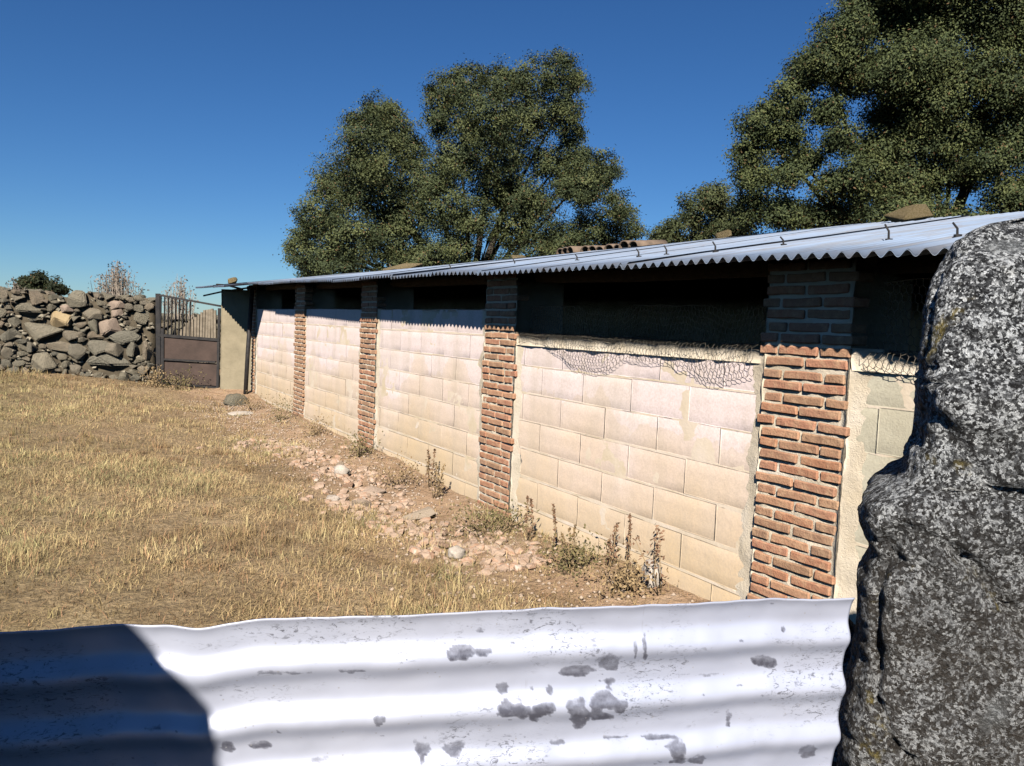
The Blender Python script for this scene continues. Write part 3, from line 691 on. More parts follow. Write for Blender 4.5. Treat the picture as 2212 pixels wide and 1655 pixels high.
T1 = [(825,235,42),(790,275,45),(850,272,40),(800,335,66),(880,325,48),(740,400,62),(820,420,70),(700,470,52),(648,545,34),(700,560,46),(770,520,62),(850,520,62),(665,500,30),
      (965,200,44),(1010,182,44),(1080,178,44),(1140,182,44),(1212,152,40),(1240,180,30),(955,255,42),(1040,260,62),(1130,262,60),(1220,240,44),(1235,290,32),(1000,340,62),(1085,345,58),(925,390,58),
      (960,450,60),(1060,420,50),(1150,440,55),(1250,410,46),(1302,352,24),(1310,385,28),(1335,440,34),(1350,490,34),(1275,490,46),(1195,510,48),(1115,500,50),(990,540,44),(920,560,48),(850,580,40),(1240,545,44),(1160,575,40),(760,590,44),(1310,525,34),(1090,585,44),(1000,595,44),(1180,350,40),(1230,340,30),(880,460,52),(1020,480,46),(1110,420,46),(680,585,36),(920,600,40),(1255,370,38),(1265,335,26),(1275,400,34),(1215,390,36)]
make_tree('holm_oak_tree', 'round dark green tree behind the middle of the shed roof', T1, 20.0, (9.4, 18.3, .1), .34, 380000, .062, PAL1, 1.5)
T2 = [(1880,25,62),(1960,40,74),(2060,20,76),(2160,40,76),(2260,60,86),(1830,85,56),(1775,125,50),(1735,160,40),(1850,160,58),(1930,150,64),(2010,130,64),(2060,200,54),(2190,190,60),(2270,190,76),(1700,225,42),(1640,275,42),(1612,330,38),(1625,385,40),
      (1700,300,42),(1750,335,34),(1930,240,54),(2000,235,54),(1890,320,46),(1960,320,60),(2050,305,60),(2130,260,50),(2220,290,66),(1800,395,34),(1870,390,48),(1935,405,58),(2000,395,44),(2190,430,54),(2250,400,60),(1690,455,42),(1760,470,44),(1840,470,46),(1920,480,46),(1620,450,40),(2300,470,60),(2130,480,36),
      (2380,100,110),(2350,260,110),(2000,-80,90),(2120,-110,100),(2260,-80,110),(1920,-30,50),(2420,380,90),(1820,300,36),(2090,370,48),(2150,350,44),(1790,240,36),(2120,150,50),(1700,370,34),(1980,470,44),(2060,470,34)]
make_tree('holm_oak_tree', 'large dark tree cut off by the right edge, rising above the boulder', T2, 13.0, (12.9, 7.6, .1), .27, 660000, .049, PAL2, 1.1, fork=.42)
make_tree('evergreen_shrub', 'loose olive green shrub left of the large right-hand tree above the roof', [(1545,425,36),(1495,462,32),(1455,488,26),(1425,510,18),(1565,475,44),(1505,508,36),(1600,515,44),(1450,525,24)], 17.0, (11.3, 13.2, .1), .10, 26000, .06, [(.03, .04, .018), (.06, .072, .03), (.095, .105, .044)], .7)
make_tree('evergreen_shrub', 'low dark green bush showing over the top of the stone wall', [(80,608,20),(55,616,17),(108,618,18),(75,625,22),(130,628,12)], 24.0, (at(80, 640, 24).x, at(80, 640, 24).y, .35), .10, 8000, .09, [(.012, .016, .008), (.024, .030, .013), (.045, .05, .02)], .5)

# grass: one mass of blades
def grass_mesh():
    pts = []
    def scatter(x0, x1, y0, y1, dens):
        n = int((x1-x0)*(y1-y0)*dens); pts.append(np.stack([rng.uniform(x0, x1, n), rng.uniform(y0, y1, n)], 1))
    scatter(-3.2, 2.95, 2.6, 5.5, 9000); scatter(-4.5, 2.95, 5.5, 8.5, 5600); scatter(-5.5, 2.95, 8.5, 12, 2400); scatter(-6.5, 2.6, 12, 16.2, 1300)
    nt_ = 5200; tc = np.stack([rng.uniform(-5, 2.3, nt_), 3.0+12*rng.uniform(0, 1, nt_)**1.4], 1); q_ = np.array([noise.fractal(Vector((a_*.9, b_*.9, 3)), 1, 2, 4) for a_, b_ in tc]); tc = tc[np.argsort(-q_-.5*rng.normal(size=nt_)*.35)[:2300]]; nt_ = 2300; tsel = rng.integers(0, nt_, 66000); tp_ = tc[tsel]+rng.normal(size=(66000, 2))*(.018+.05*rng.uniform(size=(nt_, 1))[tsel])
    n_sc = sum(len(q) for q in pts); pts.append(tp_); istuft = np.zeros(n_sc+len(tp_), bool); istuft[n_sc:] = True; thh = np.zeros(n_sc+len(tp_)); thh[n_sc:] = rng.uniform(.25, 1, nt_)[tsel]; tcl = np.zeros(n_sc+len(tp_)); tcl[n_sc:] = rng.uniform(0, 1, nt_)[tsel]
    Pn = np.concatenate(pts); n = len(Pn)
    def field(px, py, s, sd):
        a = np.sin(px*s*1.3+sd)*np.cos(py*s*1.1-sd*2)+np.sin(px*s*2.7+py*s*1.9+sd*3)*.6+np.sin(px*s*5.3-py*s*4.1+sd)*.35; return a/1.95
    f1 = field(Pn[:, 0], Pn[:, 1], 1.1, 1.0); f2 = field(Pn[:, 0], Pn[:, 1], 2.6, 4.2); f3 = field(Pn[:, 0], Pn[:, 1], 6.0, 2.2)
    # thin near the wall and on the rubble strip, worn patches elsewhere
    edge = sm(2.85, 1.7, Pn[:, 0]+.35*f2)
    rub = np.exp(-((Pn[:, 0]-2.25)/.35)**2)*sm(3.6, 4.6, Pn[:, 1])*sm(7.8, 6.6, Pn[:, 1])
    keep = rng.uniform(size=n) < np.clip(.30+.70*edge-.45*rub+.25*f3*.6, .06, 1)*np.clip(.70+.75*f1+.25*f3, .12, 1)
    # keep in front of the stone wall
    keep &= ((Pn[:, 0]-WA.x)*wn.x+(Pn[:, 1]-WA.y)*wn.y > .08) | (Pn[:, 0] > 1.5)
    keep = np.where(istuft, (rng.uniform(size=n) < .8) & (((Pn[:, 0]-WA.x)*wn.x+(Pn[:, 1]-WA.y)*wn.y > .08) | (Pn[:, 0] > 1.5)), keep); istuft = istuft[keep]; thh = thh[keep]; tcl = tcl[keep]
    Pn = Pn[keep]; f1, f2, f3 = f1[keep], f2[keep], f3[keep]; n = len(Pn)
    tuft = sm(.42, .75, f2*.6+f3*.5); near_wall = sm(13.0, 14.6, Pn[:, 1])*sm(1.9, 1.0, Pn[:, 0])
    h = rng.uniform(.018, .062, n)*(1+1.5*tuft+2.2*near_wall)*(1+.45*f1); lay = rng.uniform(size=n) < .6
    h = np.where(lay, h*1.3, h); h = np.where(istuft, (.03+.115*thh**2)*rng.uniform(.4, 1.1, n), h); lay = lay & ~istuft
    ang = rng.uniform(0, 2*np.pi, n); lean = np.where(lay, rng.uniform(.9, 1.4, n), rng.uniform(.05, .7, n))
    dx, dy = np.cos(ang)*np.sin(lean), np.sin(ang)*np.sin(lean); dz = np.cos(lean)
    wdt = rng.uniform(.0007, .0018, n)*(1+.09*np.clip(Pn[:, 1]-3, 0, 12)); pa = ang+np.pi/2+rng.normal(0, .6, n)
    sx, sy = np.cos(pa)*wdt, np.sin(pa)*wdt; z0 = gh(Pn[:, 0], Pn[:, 1])-.005
    b = np.stack([Pn[:, 0], Pn[:, 1], z0], 1); s_ = np.stack([sx, sy, 0*sx], 1); d = np.stack([dx, dy, dz], 1)
    bend = np.stack([dx*.35, dy*.35, -.12*np.ones(n)], 1)
    m_ = b+d*(h*.55)[:, None]; t = b+d*h[:, None]+bend*h[:, None]
    V = np.stack([b-s_, b+s_, m_+s_*.8, m_-s_*.8, t], 1).reshape(-1, 3); i = np.arange(n)[:, None]*5
    c0, c1, c2, c3 = np.array([.55, .41, .21]), np.array([.40, .285, .145]), np.array([.23, .155, .08]), np.array([.62, .50, .25])
    r_ = np.clip(rng.normal(.45, .25, n)-.22*f1, 0, 1)[:, None]; cc = np.where(r_ < .5, c0+(c1-c0)*r_*2, c1+(c2-c1)*(r_-.5)*2)
    cc = cc*(1-.65*tuft[:, None])+c3*.65*tuft[:, None]
    tcol = np.array([.58, .46, .235])*(1-tcl[:, None])+np.array([.40, .29, .15])*tcl[:, None]; cc = np.where(istuft[:, None], tcol*rng.uniform(.75, 1.15, (n, 1)), cc)
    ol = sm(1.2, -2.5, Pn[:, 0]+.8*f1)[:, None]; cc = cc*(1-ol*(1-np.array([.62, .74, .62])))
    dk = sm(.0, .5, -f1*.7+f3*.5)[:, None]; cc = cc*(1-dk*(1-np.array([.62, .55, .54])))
    grn = ((f1+f2*.4) > .35)[:, None]*(rng.uniform(size=(n, 1)) < .4); cc = np.where(grn, cc*np.array([.72, .85, .8]), cc)
    red = (rng.uniform(size=(n, 1)) < .14); cc = np.where(red, np.array([.40, .23, .13])*rng.uniform(.6, 1.2, (n, 1)), cc); cc = np.clip(cc*np.array([1.06, 1.07, 1.05])*(1+.28*field(Pn[:, 0], Pn[:, 1], 3.7, 8.1)[:, None]), .03, .8)
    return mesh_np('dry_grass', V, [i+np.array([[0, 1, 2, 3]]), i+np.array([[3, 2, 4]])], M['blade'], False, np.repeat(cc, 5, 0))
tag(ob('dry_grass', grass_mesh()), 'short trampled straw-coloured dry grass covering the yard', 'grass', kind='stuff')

# weeds along the wall
def weed(loc, h, ns, spread, label, pal, spike=True, leafn=60, name='weed', leaf=.018):
    h *= .88; leafn = int(leafn*.6)
    root = empty(name, loc); tag(root, label, 'weed', 'weeds'); st = MB(); C_ = []; N_ = []
    for s_ in range(ns):
        a = random.uniform(0, 6.28); rr = random.uniform(0, spread*.35); hh = h*random.uniform(.55, 1.0) if s_ else h
        p0 = Vector((math.cos(a)*rr*.4, math.sin(a)*rr*.4, -.02)); p2 = Vector((math.cos(a)*(rr+spread*.3*random.random()), math.sin(a)*(rr+spread*.3*random.random()), hh)); p1 = p0.lerp(p2, .5)+Vector((random.uniform(-.02, .02), random.uniform(-.02, .02), 0))
        st.tube([p0, p1, p2], [.0035, .003, .0018], 5)
        for q in range(leafn):
            t = (1-.75*random.random()**1.5) if spike else random.uniform(.15, 1)
            c_ = p0.lerp(p1, t*2) if t < .5 else p1.lerp(p2, t*2-1); j = spread*.12*(1.25-t) if spike else spread*.22
            C_.append(np.array(c_)+rng.normal(size=3)*np.array([j, j, j*.6])+np.array([0, 0, .01])); N_.append(rng.normal(size=3)+np.array([0, 0, .4]))
    st.build('stem', M['stem'], root, True); C_ = np.array(C_); C_[:, 2] = np.maximum(C_[:, 2], .005)
    K_ = rng.uniform(size=(len(C_), 1)); colr = np.array(pal[0])*(1-K_)+np.array(pal[1])*K_
    ob('leaves', leaves_mesh('leaves', C_, np.array(N_), leaf*1.5, leaf*.7, colr, M['weed']), root)
M['stem'] = plain('dry_stem', (.22, .15, .08), (.33, .24, .14), 20, .9)
DRY = [(.20, .13, .065), (.36, .26, .14)]; GRN = [(.10, .092, .038), (.21, .165, .075)]; RED = [(.16, .085, .05), (.26, .16, .10)]
def g3(x, y): return (x, y, gz(x, y)-.005)
weed(g3(2.62, 6.25), .26, 9, .40, 'bushy brown weed left of the middle brick pillar', DRY, False, 70)
weed(g3(2.72, 5.70), .34, 5, .16, 'upright brown weed clump at the foot of the middle brick pillar', DRY, True, 60)
weed(g3(2.80, 6.00), .36, 3, .10, 'tall dark spiky weed against the block wall, second bay from the front', RED, True, 80)
weed(g3(2.66, 4.72), .20, 14, .45, 'low dark green bushy weed right of the middle brick pillar', GRN, False, 80)
weed(g3(2.74, 4.33), .34, 2, .07, 'thin spiky dry weed leaning right, first right of the green bushy weed', RED, True, 90)
weed(g3(2.76, 4.08), .33, 1, .05, 'single straight dry weed spike in front of the near block bay', RED, True, 110)
weed(g3(2.76, 3.86), .24, 3, .12, 'short dry weed between the straight spike and the branching one', DRY, True, 60)
weed(g3(2.70, 3.72), .16, 12, .34, 'low green and brown weed patch under the near block bay', GRN, False, 70)
weed(g3(2.80, 3.56), .30, 3, .16, 'branching dry weed with curled tip near the white stone', RED, True, 70)
weed(g3(2.80, 3.40), .40, 2, .06, 'tallest thin dry stalk against the near block bay', RED, True, 80)
weed(g3(2.83, 3.13), .38, 4, .34, 'arching dry weed with dark seed heads just right of the white stone', RED, True, 45)
weed(g3(2.72, 3.30), .14, 12, .32, 'low dry weed patch just above the metal sheet', DRY, False, 70)
weed(g3(2.70, 7.45), .30, 8, .30, 'greenish brown weed at the foot of the second far brick pillar', GRN, False, 70)
weed(g3(2.70, 9.0), .22, 9, .35, 'dry weed tuft between the two farthest visible brick pillars', DRY, False, 60)
weed(g3(2.66, 10.3), .34, 8, .40, 'dark green weed at the foot of the farthest full brick pillar', GRN, False, 60)
weed(g3(2.6, 11.6), .22, 9, .5, 'low dry weed beside the far end of the shed wall', DRY, False, 60)
weed(g3(1.58, 14.0), .38, 10, .4, 'dry weed growing at the foot of the left gate post', DRY, False, 60, leaf=.025)
weed(g3(1.95, 13.85), .34, 10, .5, 'green-brown weed in front of the rusty gate', GRN, False, 60, leaf=.025)
# dry stalks behind / on the stone wall
def stalks(x0, x1, ytop, ybase, depth, n, label):
    base = at((x0+x1)/2, ybase, depth); root = empty('dry_stalk_clump', base); tag(root, label, 'dry plant', 'dry stalks over the stone wall'); mb = MB(); C_ = []
    for _ in range(n):
        t = random.gauss(.5, .22); x = x0+(x1-x0)*min(1, max(0, t)); hgt = (1-abs(t-.5)*.9)*random.uniform(.35, 1.0)
        a = at(x*.8+(x0+x1)*.1+random.gauss(0, 6), ybase, depth+random.uniform(-.3, .3))-base; b = at(x, ybase+(ytop-ybase)*hgt, depth+random.uniform(-.3, .3))-base
        mb.tube([a, a.lerp(b, .6)+Vector((0, 0, .04)), b], [.0055, .0045, .003], 4)
        for q in range(4):
            C_.append(np.array(a.lerp(b, 1-.35*random.random()**2))+rng.normal(size=3)*.05)
    mb.build('stem', M['pale_stem'], root); C_ = np.array(C_); K_ = rng.uniform(size=(len(C_), 1))
    ob('leaves', leaves_mesh('leaves', C_, rng.normal(size=C_.shape), .06, .025, np.array([.27, .21, .17])*(1-K_)+np.array([.11, .08, .055])*K_, M['weed']), root)
M['pale_stem'] = plain('pale_dry_stem', (.20, .165, .125), (.32, .27, .22), 20, .9)
stalks(190, 315, 563, 665, 15.9, 190, 'tall clump of pale dry stalks rising above the stone wall')
stalks(345, 425, 588, 690, 15.6, 80, 'smaller clump of pale dry stalks behind the gate bars')
stalks(5, 60, 600, 650, 15.9, 30, 'sparse low dry stalks on the wall at the left edge')

# ------------------------------------------------------------------ rubble and loose stones
def loose(name, label, mesh, loc, scl, rot, cat='stone', group=None):
    o = ob(name, mesh, None, loc); o.scale = scl; o.rotation_euler = rot; tag(o, label, cat, group); return o
RUBL = [('broad flat pinkish rubble stone beside the foot of the middle pillar weeds', 2.42, 5.35, .10), ('reddish broken brick end in the middle of the rubble strip', 2.30, 5.62, .06),
        ('pale angular rubble stone nearest the white stone on bare soil', 2.20, 4.52, .06), ('long whitish rubble stone across the widest part of the rubble strip', 2.12, 5.75, .09),
        ('largest grey-white lump in the rubble strip', 2.36, 6.15, .085), ('rounded pinkish rubble stone just beyond the largest lump', 2.24, 6.42, .06),
        ('flat cream rubble stone on the field side of the strip', 1.98, 6.05, .07), ('small orange brick crumb near the near end of the rubble strip', 2.36, 4.85, .045),
        ('chalky lump of mortar under the second far pillar weeds', 2.45, 7.25, .06), ('squat grey stone at the field edge of the far rubble', 2.08, 6.85, .055)]
for i, (lb, x, y, s_) in enumerate(RUBL):
    loose('rubble_stone', lb, RUB[i % 8], (x, y, gz(x, y)+s_*.12), (s_*random.uniform(1, 1.5), s_*random.uniform(.8, 1.1), s_*random.uniform(.45, .7)), (random.uniform(-.3, .3), random.uniform(-.3, .3), random.uniform(0, 6)), 'stone', 'rubble along the shed wall')
RB = MB()
for i in range(560):
    y = 3.9+5.2*random.random()**1.2; x = min(2.80, 2.28+.10*math.sin(y*2)+random.gauss(0, .19)); s_ = random.uniform(.012, .048)
    T = Matrix.Translation((x, y, gz(x, y)+s_*.16)) @ Euler((random.uniform(-.4, .4), random.uniform(-.4, .4), random.uniform(0, 6))).to_matrix().to_4x4() @ Matrix.Diagonal((s_*random.uniform(.9, 1.6), s_, s_*random.uniform(.45, .8), 1))
    b = len(RB.v); me = random.choice(RUB1); RB.v += [T @ v.co for v in me.vertices]; RB.f += [[b+t for t in f.vertices] for f in me.polygons]
tag(RB.build('rubble', M['rubble2']), 'heap of small broken stones and mortar strewn along the shed wall', 'rubble', kind='stuff')
V = []; Fs = []   # gravel, uncountable
for i in range(2600):
    y = random.uniform(2.9, 12.5); x = min(2.88, random.gauss(2.35, .33)); s_ = random.uniform(.005, .018); z = gz(x, y)+s_*.3; b = len(V)
    q = [Vector(rng.normal(size=3)).normalized()*s_*random.uniform(.8, 1.3) for _ in range(0)]
    a = random.uniform(0, 6)
    for (dx, dy, dz) in ((1, 0, 0), (0, 1, 0), (-1, 0, 0), (0, -1, 0), (0, 0, .8), (0, 0, -.8)):
        V.append((x+s_*(dx*math.cos(a)-dy*math.sin(a))*random.uniform(.7, 1.4), y+s_*(dx*math.sin(a)+dy*math.cos(a))*random.uniform(.7, 1.4), z+s_*dz*random.uniform(.6, 1)))
    Fs += [[b+p_, b+(p_+1) % 4, b+4] for p_ in range(4)] + [[b+(p_+1) % 4, b+p_, b+5] for p_ in range(4)]
tag(ob('gravel', mesh_np('gravel', np.array(V), np.array(Fs), M['rubble'])), 'fine gravel and crumbs of mortar along the shed wall', 'gravel', kind='stuff')
pale = rock_mesh('pale_stone', M['pale_stone'], 91, 3, .5, .3)
loose('white_stone', 'white stone on bare soil at the near end of the rubble strip', pale, (2.21, 4.30, gz(2.21, 4.3)+.02), (.075, .05, .045), (.1, .2, .5))
loose('white_stone', 'pale triangular stone by the wall just above the metal sheet', pale, (2.84, 3.22, gz(2.84, 3.22)+.06), (.075, .05, .085), (.1, .1, 1.2))
loose('white_stone', 'squarish whitish stone at the far end of the rubble strip', pale, (2.33, 6.85, gz(2.33, 6.85)+.04), (.075, .06, .06), (.2, .1, 2.2))
gs = rock_mesh('grey_rock', M['stone'], 55, 3, .5, .3)
loose('grey_rock', 'half-buried grey rock in front of the far corner of the shed', gs, (2.50, 12.2, gz(2.5, 12.2)+.05), (.20, .13, .12), (0, .1, .4))
loose('flat_stone', 'flat pale stone in the grass before the far corner of the shed', pale, (2.35, 11.2, gz(2.35, 11.2)+.02), (.19, .08, .035), (0, 0, .2))
# dark scrap lying on the grass, a bent L
q = at(100, 830, 13.2); mb = MB(); T = Matrix.Translation((q.x, q.y, gz(q.x, q.y))) @ Matrix.Rotation(-.4, 4, 'Z')
mb.box((-.06, -.03, 0), (-.015, .03, .17), T @ Matrix.Rotation(.12, 4, 'Y')); mb.box((-.06, -.035, -.01), (.13, .035, .05), T)
tag(mb.build('scrap', M['plastic']), 'small dark bent piece of scrap lying on the grass at left', 'scrap')
# stones weighing the roof down
RST = [hull_rock('roof_stone', M['roof_stone'], 331+i*7, 14, .06) for i in range(3)]
for me in RST: me.polygons.foreach_set('use_smooth', [False]*len(me.polygons))
def roofstone(x, y, scl, rz, label, i, dz=.6):
    loose('roof_stone', label, RST[i % 3], (x, y, roof_z(x, y)+scl[2]*dz), scl, (0, -.19, rz), 'stone', 'stones weighing down the roof')
roofstone(5.44, 3.62, (.11, .19, .085), .2, 'large mossy brown stone on the roof, nearest the boulder', 0)
roofstone(5.46, 5.45, (.09, .16, .065), -.2, 'smaller mossy stone on the roof edge in front of the shrub', 1)
roofstone(5.40, 13.0, (.2, .80, .08), 0, 'long pale flat stone on the roof under the middle tree', 2)
roofstone(2.80, 14.0, (.12, .13, .075), .3, 'small stone on the far left end of the roof', 1, .9)
roofstone(5.3, 8.9, (.06, .1, .045), 1, 'small broken stone on the roof top just left of the clay ridge tiles', 1)

# ------------------------------------------------------------------ foreground: corrugated sheet and boulders
SA, SB = Vector((-.30, 1.175, 0)), Vector((1.043, .737, 0)); sd = (SB-SA); SLN = sd.length; sd.normalize(); sn = Vector((sd.y, -sd.x, 0)); sn = sn if sn.dot(f0) < 0 else -sn
nu, nv = 420, 300; H = .95; P = np.zeros((nu, nv, 3))
for i in range(nu):
    s_ = SLN*i/(nu-1); top = 1.120+.0035*noise.noise(Vector((s_*9, 0, 0)))+.0025*noise.noise(Vector((s_*24, 3, 0)))-.006*math.exp(-((s_-.50)/.035)**2)
    for j in range(nv):
        v = H*j/(nv-1); ph = 2*math.pi*(v+.012)/.0775
        o_ = .0060*(math.cos(ph)+.22*math.cos(2*ph+.4))*(1-.25*noise.noise(Vector((s_*2.2, v*3, 1)))) + .010*noise.noise(Vector((s_*1.6, v*2.4, 7))) + .004*noise.noise(Vector((s_*6, v*9, 4))) + .0015*noise.noise(Vector((s_*19, v*22, 4))) - .04*v
        endj = .008*noise.noise(Vector((v*8, 1, 1)))-.02*v if i > nu-40 else 0
        q = SA+sd*(s_+endj*max(0, (i-(nu-40))/39))+sn*(o_ if True else 0); P[i, j] = (q.x, q.y, top-v+.006*noise.noise(Vector((s_*2, v*3, 12))))
SMU = [(995,1405,22,20,.8),(1045,1405,16,9,.7),(1110,1532,24,22,.9),(1168,1530,26,18,.95),(1250,1536,20,26,.85),(1302,1545,22,14,.95),(1300,1505,34,30,.7),(1345,1520,22,16,.7),(1265,1447,40,13,.8),(1310,1470,18,16,.8),(1310,1430,22,22,.6),
       (490,1605,18,14,.8),(565,1606,22,9,.85),(910,1618,16,24,.8),(978,1612,22,22,.75),(1650,1425,26,12,.85),(1460,1620,22,24,.8),(1498,1640,26,12,.85),(1570,1552,10,20,.8),(820,1555,10,20,.6),(1330,1590,20,5,.6),(1420,1590,34,6,.7),(1745,1620,22,14,.7),(700,1640,26,8,.5),
       (1392,1390,4,34,.7),(1372,1400,3,26,.6),(640,1450,60,5,.5),(760,1447,40,4,.6),(1500,1455,70,5,.4),(1690,1360,4,12,.9),(1600,1480,10,8,.7),(1030,1360,20,6,.5),(330,1570,14,6,.4),(1200,1600,12,6,.6),(1085,1480,8,10,.7),(1150,1490,7,14,.8),(1185,1485,7,12,.7),(1650,1500,14,5,.5),(1720,1470,8,20,.4)]
dirt = np.zeros(nu*nv); pf = P.reshape(-1, 3) - np.array(EYE); zc_ = pf @ np.array(fwd); ix = CX+F*(pf @ np.array(rtv))/zc_; iy = CY-F*(pf @ np.array(upv))/zc_
nz1 = np.array([noise.fractal(Vector(q)*28, 1, 2, 3) for q in P.reshape(-1, 3)]); nz2 = np.array([noise.fractal(Vector((q[0]*70, q[1]*70, q[2]*140)), 1, 2, 3) for q in P.reshape(-1, 3)])
for (x, y, a, b, k_) in SMU:      # old mud smears on the sheet, kept as a stain value per vertex
    rr = np.sqrt(((ix-x)/a)**2+((iy-y)/b)**2)+nz1*1.15+nz2*.35; dirt = np.maximum(dirt, k_*np.clip((1.15-rr)/.3, 0, 1)*np.clip(.8+.35*nz2+.45*(iy-y)/b, .2, 1))
dirt = np.maximum(dirt, np.clip((nz1*.6+nz2*.9-.86)/.25, 0, .5))
me = mesh_np('metal_sheet', P.reshape(-1, 3), grid_faces(nu, nv), M['sheet'], True, np.stack([dirt]*3, 1)); o = ob('metal_sheet', me)
md = o.modifiers.new('thick', 'SOLIDIFY'); md.thickness = .0016
tag(o, 'dirty white corrugated metal sheet standing across the foreground', 'metal sheet')

def boulder(name, left, a_r, dep, hd_, n_col, seed, label, crack=None, zbot=-.15, rough=1.0, rows=230, dep_o=None, skew=0.0):
    """left: list of (z, lateral) of its left outline from top to bottom; a_r: right side lateral; dep: depth of its middle"""
    dep_o = dep_o or dep
    zs = np.array([q[0] for q in left])[::-1]; ls = np.array([q[1] for q in left])[::-1]; ztop = zs[-1]
    Zr = np.concatenate([np.linspace(zbot, ztop, rows)]); V = np.zeros((rows, n_col, 3))
    for i, z in enumerate(Zr):
        l = np.interp(z, zs, ls); t = max(0, (ztop-z)); rr = a_r-(a_r-ls[-1])*max(0, 1-t/.35)**2 if t < .35 else a_r
        cx, hw = (l+rr)/2, max(.004, (rr-l)/2); hdz = hd_*min(1, (.05+t*3.2)**.55)
        for j in range(n_col):
            a = 2*math.pi*j/n_col; ca, sa = math.cos(a), math.sin(a); ex = 2/4.2
            lat = cx+hw*math.copysign(abs(ca)**ex, ca); dp = dep+hdz*math.copysign(abs(sa)**ex, sa); lat += skew*(dp-dep)
            p_ = r0*lat+f0*dp+Vector((0, 0, z)); nrm = (r0*(ca/max(hw, .05))+f0*(sa/hd_)).normalized()
            d = rough*(.026*fbm(p_, 3.2, 4, seed) + .03*(noise.cell_vector(p_*0+noise.voronoi(p_*5.5)[1][0]*7).x-.5)*min(1, (noise.voronoi(p_*5.5)[0][1]-noise.voronoi(p_*5.5)[0][0])*6) + .022*(.35-noise.voronoi(p_*4.2+Vector((seed, 0, 0)))[0][0]) + .009*(.4-noise.voronoi(p_*13+Vector((0, seed, 0)))[0][0])) + .010*fbm(p_, 30, 5, seed+7) - .012*max(0, noise.voronoi(p_*9+Vector((seed, 3, 0)))[0][0]-.45)
            rg = abs(noise.noise(Vector((p_.x*3.5+p_.z*3.0, p_.y*3.5, p_.z*1.3))+Vector((seed, 0, 0)))); d -= .024*max(0, 1-rg/.06)*rough*(1 if z < 1.3 else .35)
            if crack:
                zc = crack(lat); d -= .013*math.exp(-((z-zc)/.005)**2)*(1 if sa < 0 and ca > -.8 else .2)
            edge = abs(ca)**1.5 if ca < 0 else 0
            q = p_+nrm*d*(1-.5*edge); V[i, j] = tuple(q)
        app = [(Vector(V[i, j]).dot(r0)/max(.3, Vector(V[i, j]).dot(f0)), Vector(V[i, j]).dot(f0)) for j in range(n_col)]; mn = min(app); sh = r0*((l/dep_o-mn[0])*mn[1]); V[i] += np.array(sh)
    me = mesh_np(name, V.reshape(-1, 3), [np.array([[i*n_col+j, i*n_col+(j+1) % n_col, (i+1)*n_col+(j+1) % n_col, (i+1)*n_col+j] for i in range(rows-1) for j in range(n_col)]),
        np.array([[(rows-1)*n_col+j for j in range(n_col)]])], M['granite'], True)
    return tag(ob(name, me), label, 'boulder')
DEPB, DEPO = 1.40, 1.14
def lz(x, y):
    dq = DEPO+(1.40-DEPO)*min(1, max(0, (720-y)/230)); q = at(x, y, dq/(ray(x, y).dot(f0))); return (q.z, q.dot(r0)*DEPO/dq)
outline = [(2260,474),(2212,478),(2130,488),(2080,508),(2042,545),(2012,600),(1995,670),(1987,760),(1981,830),(1974,900),(1968,960),(1960,1010),(1948,1045),(1930,1068),(1898,1088),(1868,1114),(1850,1142),(1852,1172),(1864,1202),(1876,1228),(1862,1250),(1846,1290),(1848,1340),(1845,1400),(1836,1480),(1826,1560),(1810,1655),(1800,1800),(1790,2000),(1780,2700)]
boulder('granite_boulder', [lz(*q) for q in outline], 1.45, DEPB, .30, 260, 3.3, 'big speckled grey granite boulder at the right edge of the picture', dep_o=DEPO, skew=.55, rough=1.0, crack=lambda l: 1.296-.012*math.sin(l*14)+.01*noise.noise(Vector((l*20, 0, 0))), rows=300)
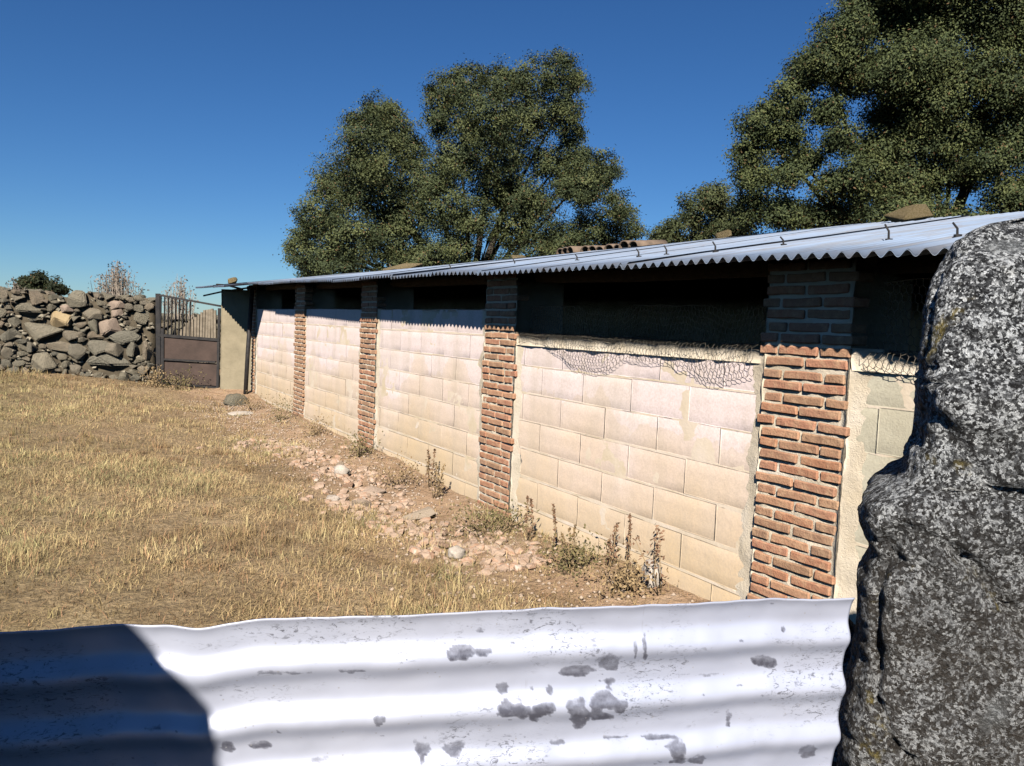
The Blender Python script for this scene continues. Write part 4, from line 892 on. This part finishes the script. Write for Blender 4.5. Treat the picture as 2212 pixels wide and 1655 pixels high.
# filler stone added behind the sheet, in its shade, to darken the gap
boulder('gap_filler_stone', [(.93, .70), (.92, .66), (.88, .645), (.8, .64), (.6, .62), (-.2, .58)], .82, 1.62, .12, 60, 9.1, 'filler stone added to darken the gap between metal sheet and boulder', zbot=-.1, rows=70)
# unseen stone behind left, shaped to shadow the sheet and widened to block sky
S1 = 1.70; dl, dd, dzz = -.1028, -.8024, .588
sil = [(1.119, .0), (1.085, .0), (1.055, .0)]
shad = [(1.119, -.463), (1.085, -.432), (1.055, -.410), (1.029, -.383), (1.007, -.364), (.985, -.358), (.970, -.361), (.962, -.366), (.946, -.363), (.927, -.349), (.832, -.304)]
edge = [(z+dzz*S1, l+dl*S1) for z, l in shad]
edge = [(2.9, -1.5), (2.86, -1.2), (2.7, -.95), (2.45, -.76), (2.28, -.69)] + edge + [(1.7, -.44), (1.3, -.40), (.8, -.38), (-.3, -.36)]
# mirror: the stone lies to the left of that edge
def standing(left_edge):
    rows, n_col = 150, 70; zs = np.array([q[0] for q in left_edge])[::-1]; ls = np.array([q[1] for q in left_edge])[::-1]; Zr = np.linspace(-.2, 2.9, rows); V = np.zeros((rows, n_col, 3)); dc = .95+dd*S1
    for i, z in enumerate(Zr):
        rr = np.interp(z, zs, ls); t = 2.9-z; l = rr-max(.05, 1.9*min(1, t/.6)**.6); cx, hw = (l+rr)/2, (rr-l)/2
        for j in range(n_col):
            a = 2*math.pi*j/n_col; ca, sa = math.cos(a), math.sin(a); p_ = r0*(cx+hw*math.copysign(abs(ca)**.8, ca))+f0*(dc+.16*min(1, .2+t*2)*math.copysign(abs(sa)**.8, sa))+Vector((0, 0, z))
            V[i, j] = tuple(p_+(r0*ca+f0*sa).normalized()*.02*fbm(p_, 5, 3, 2)*(1-max(0, ca)**2))
    return mesh_np('unseen_shadow_stone', V.reshape(-1, 3), [np.array([[i*n_col+j, i*n_col+(j+1) % n_col, (i+1)*n_col+(j+1) % n_col, (i+1)*n_col+j] for i in range(rows-1) for j in range(n_col)]), np.array([[(rows-1)*n_col+j for j in range(n_col)]])], M['granite'], True)
tag(ob('unseen_shadow_stone', standing(edge)), 'unseen tall granite stone shaped to shadow the left of the metal sheet and block sky from it', 'boulder')
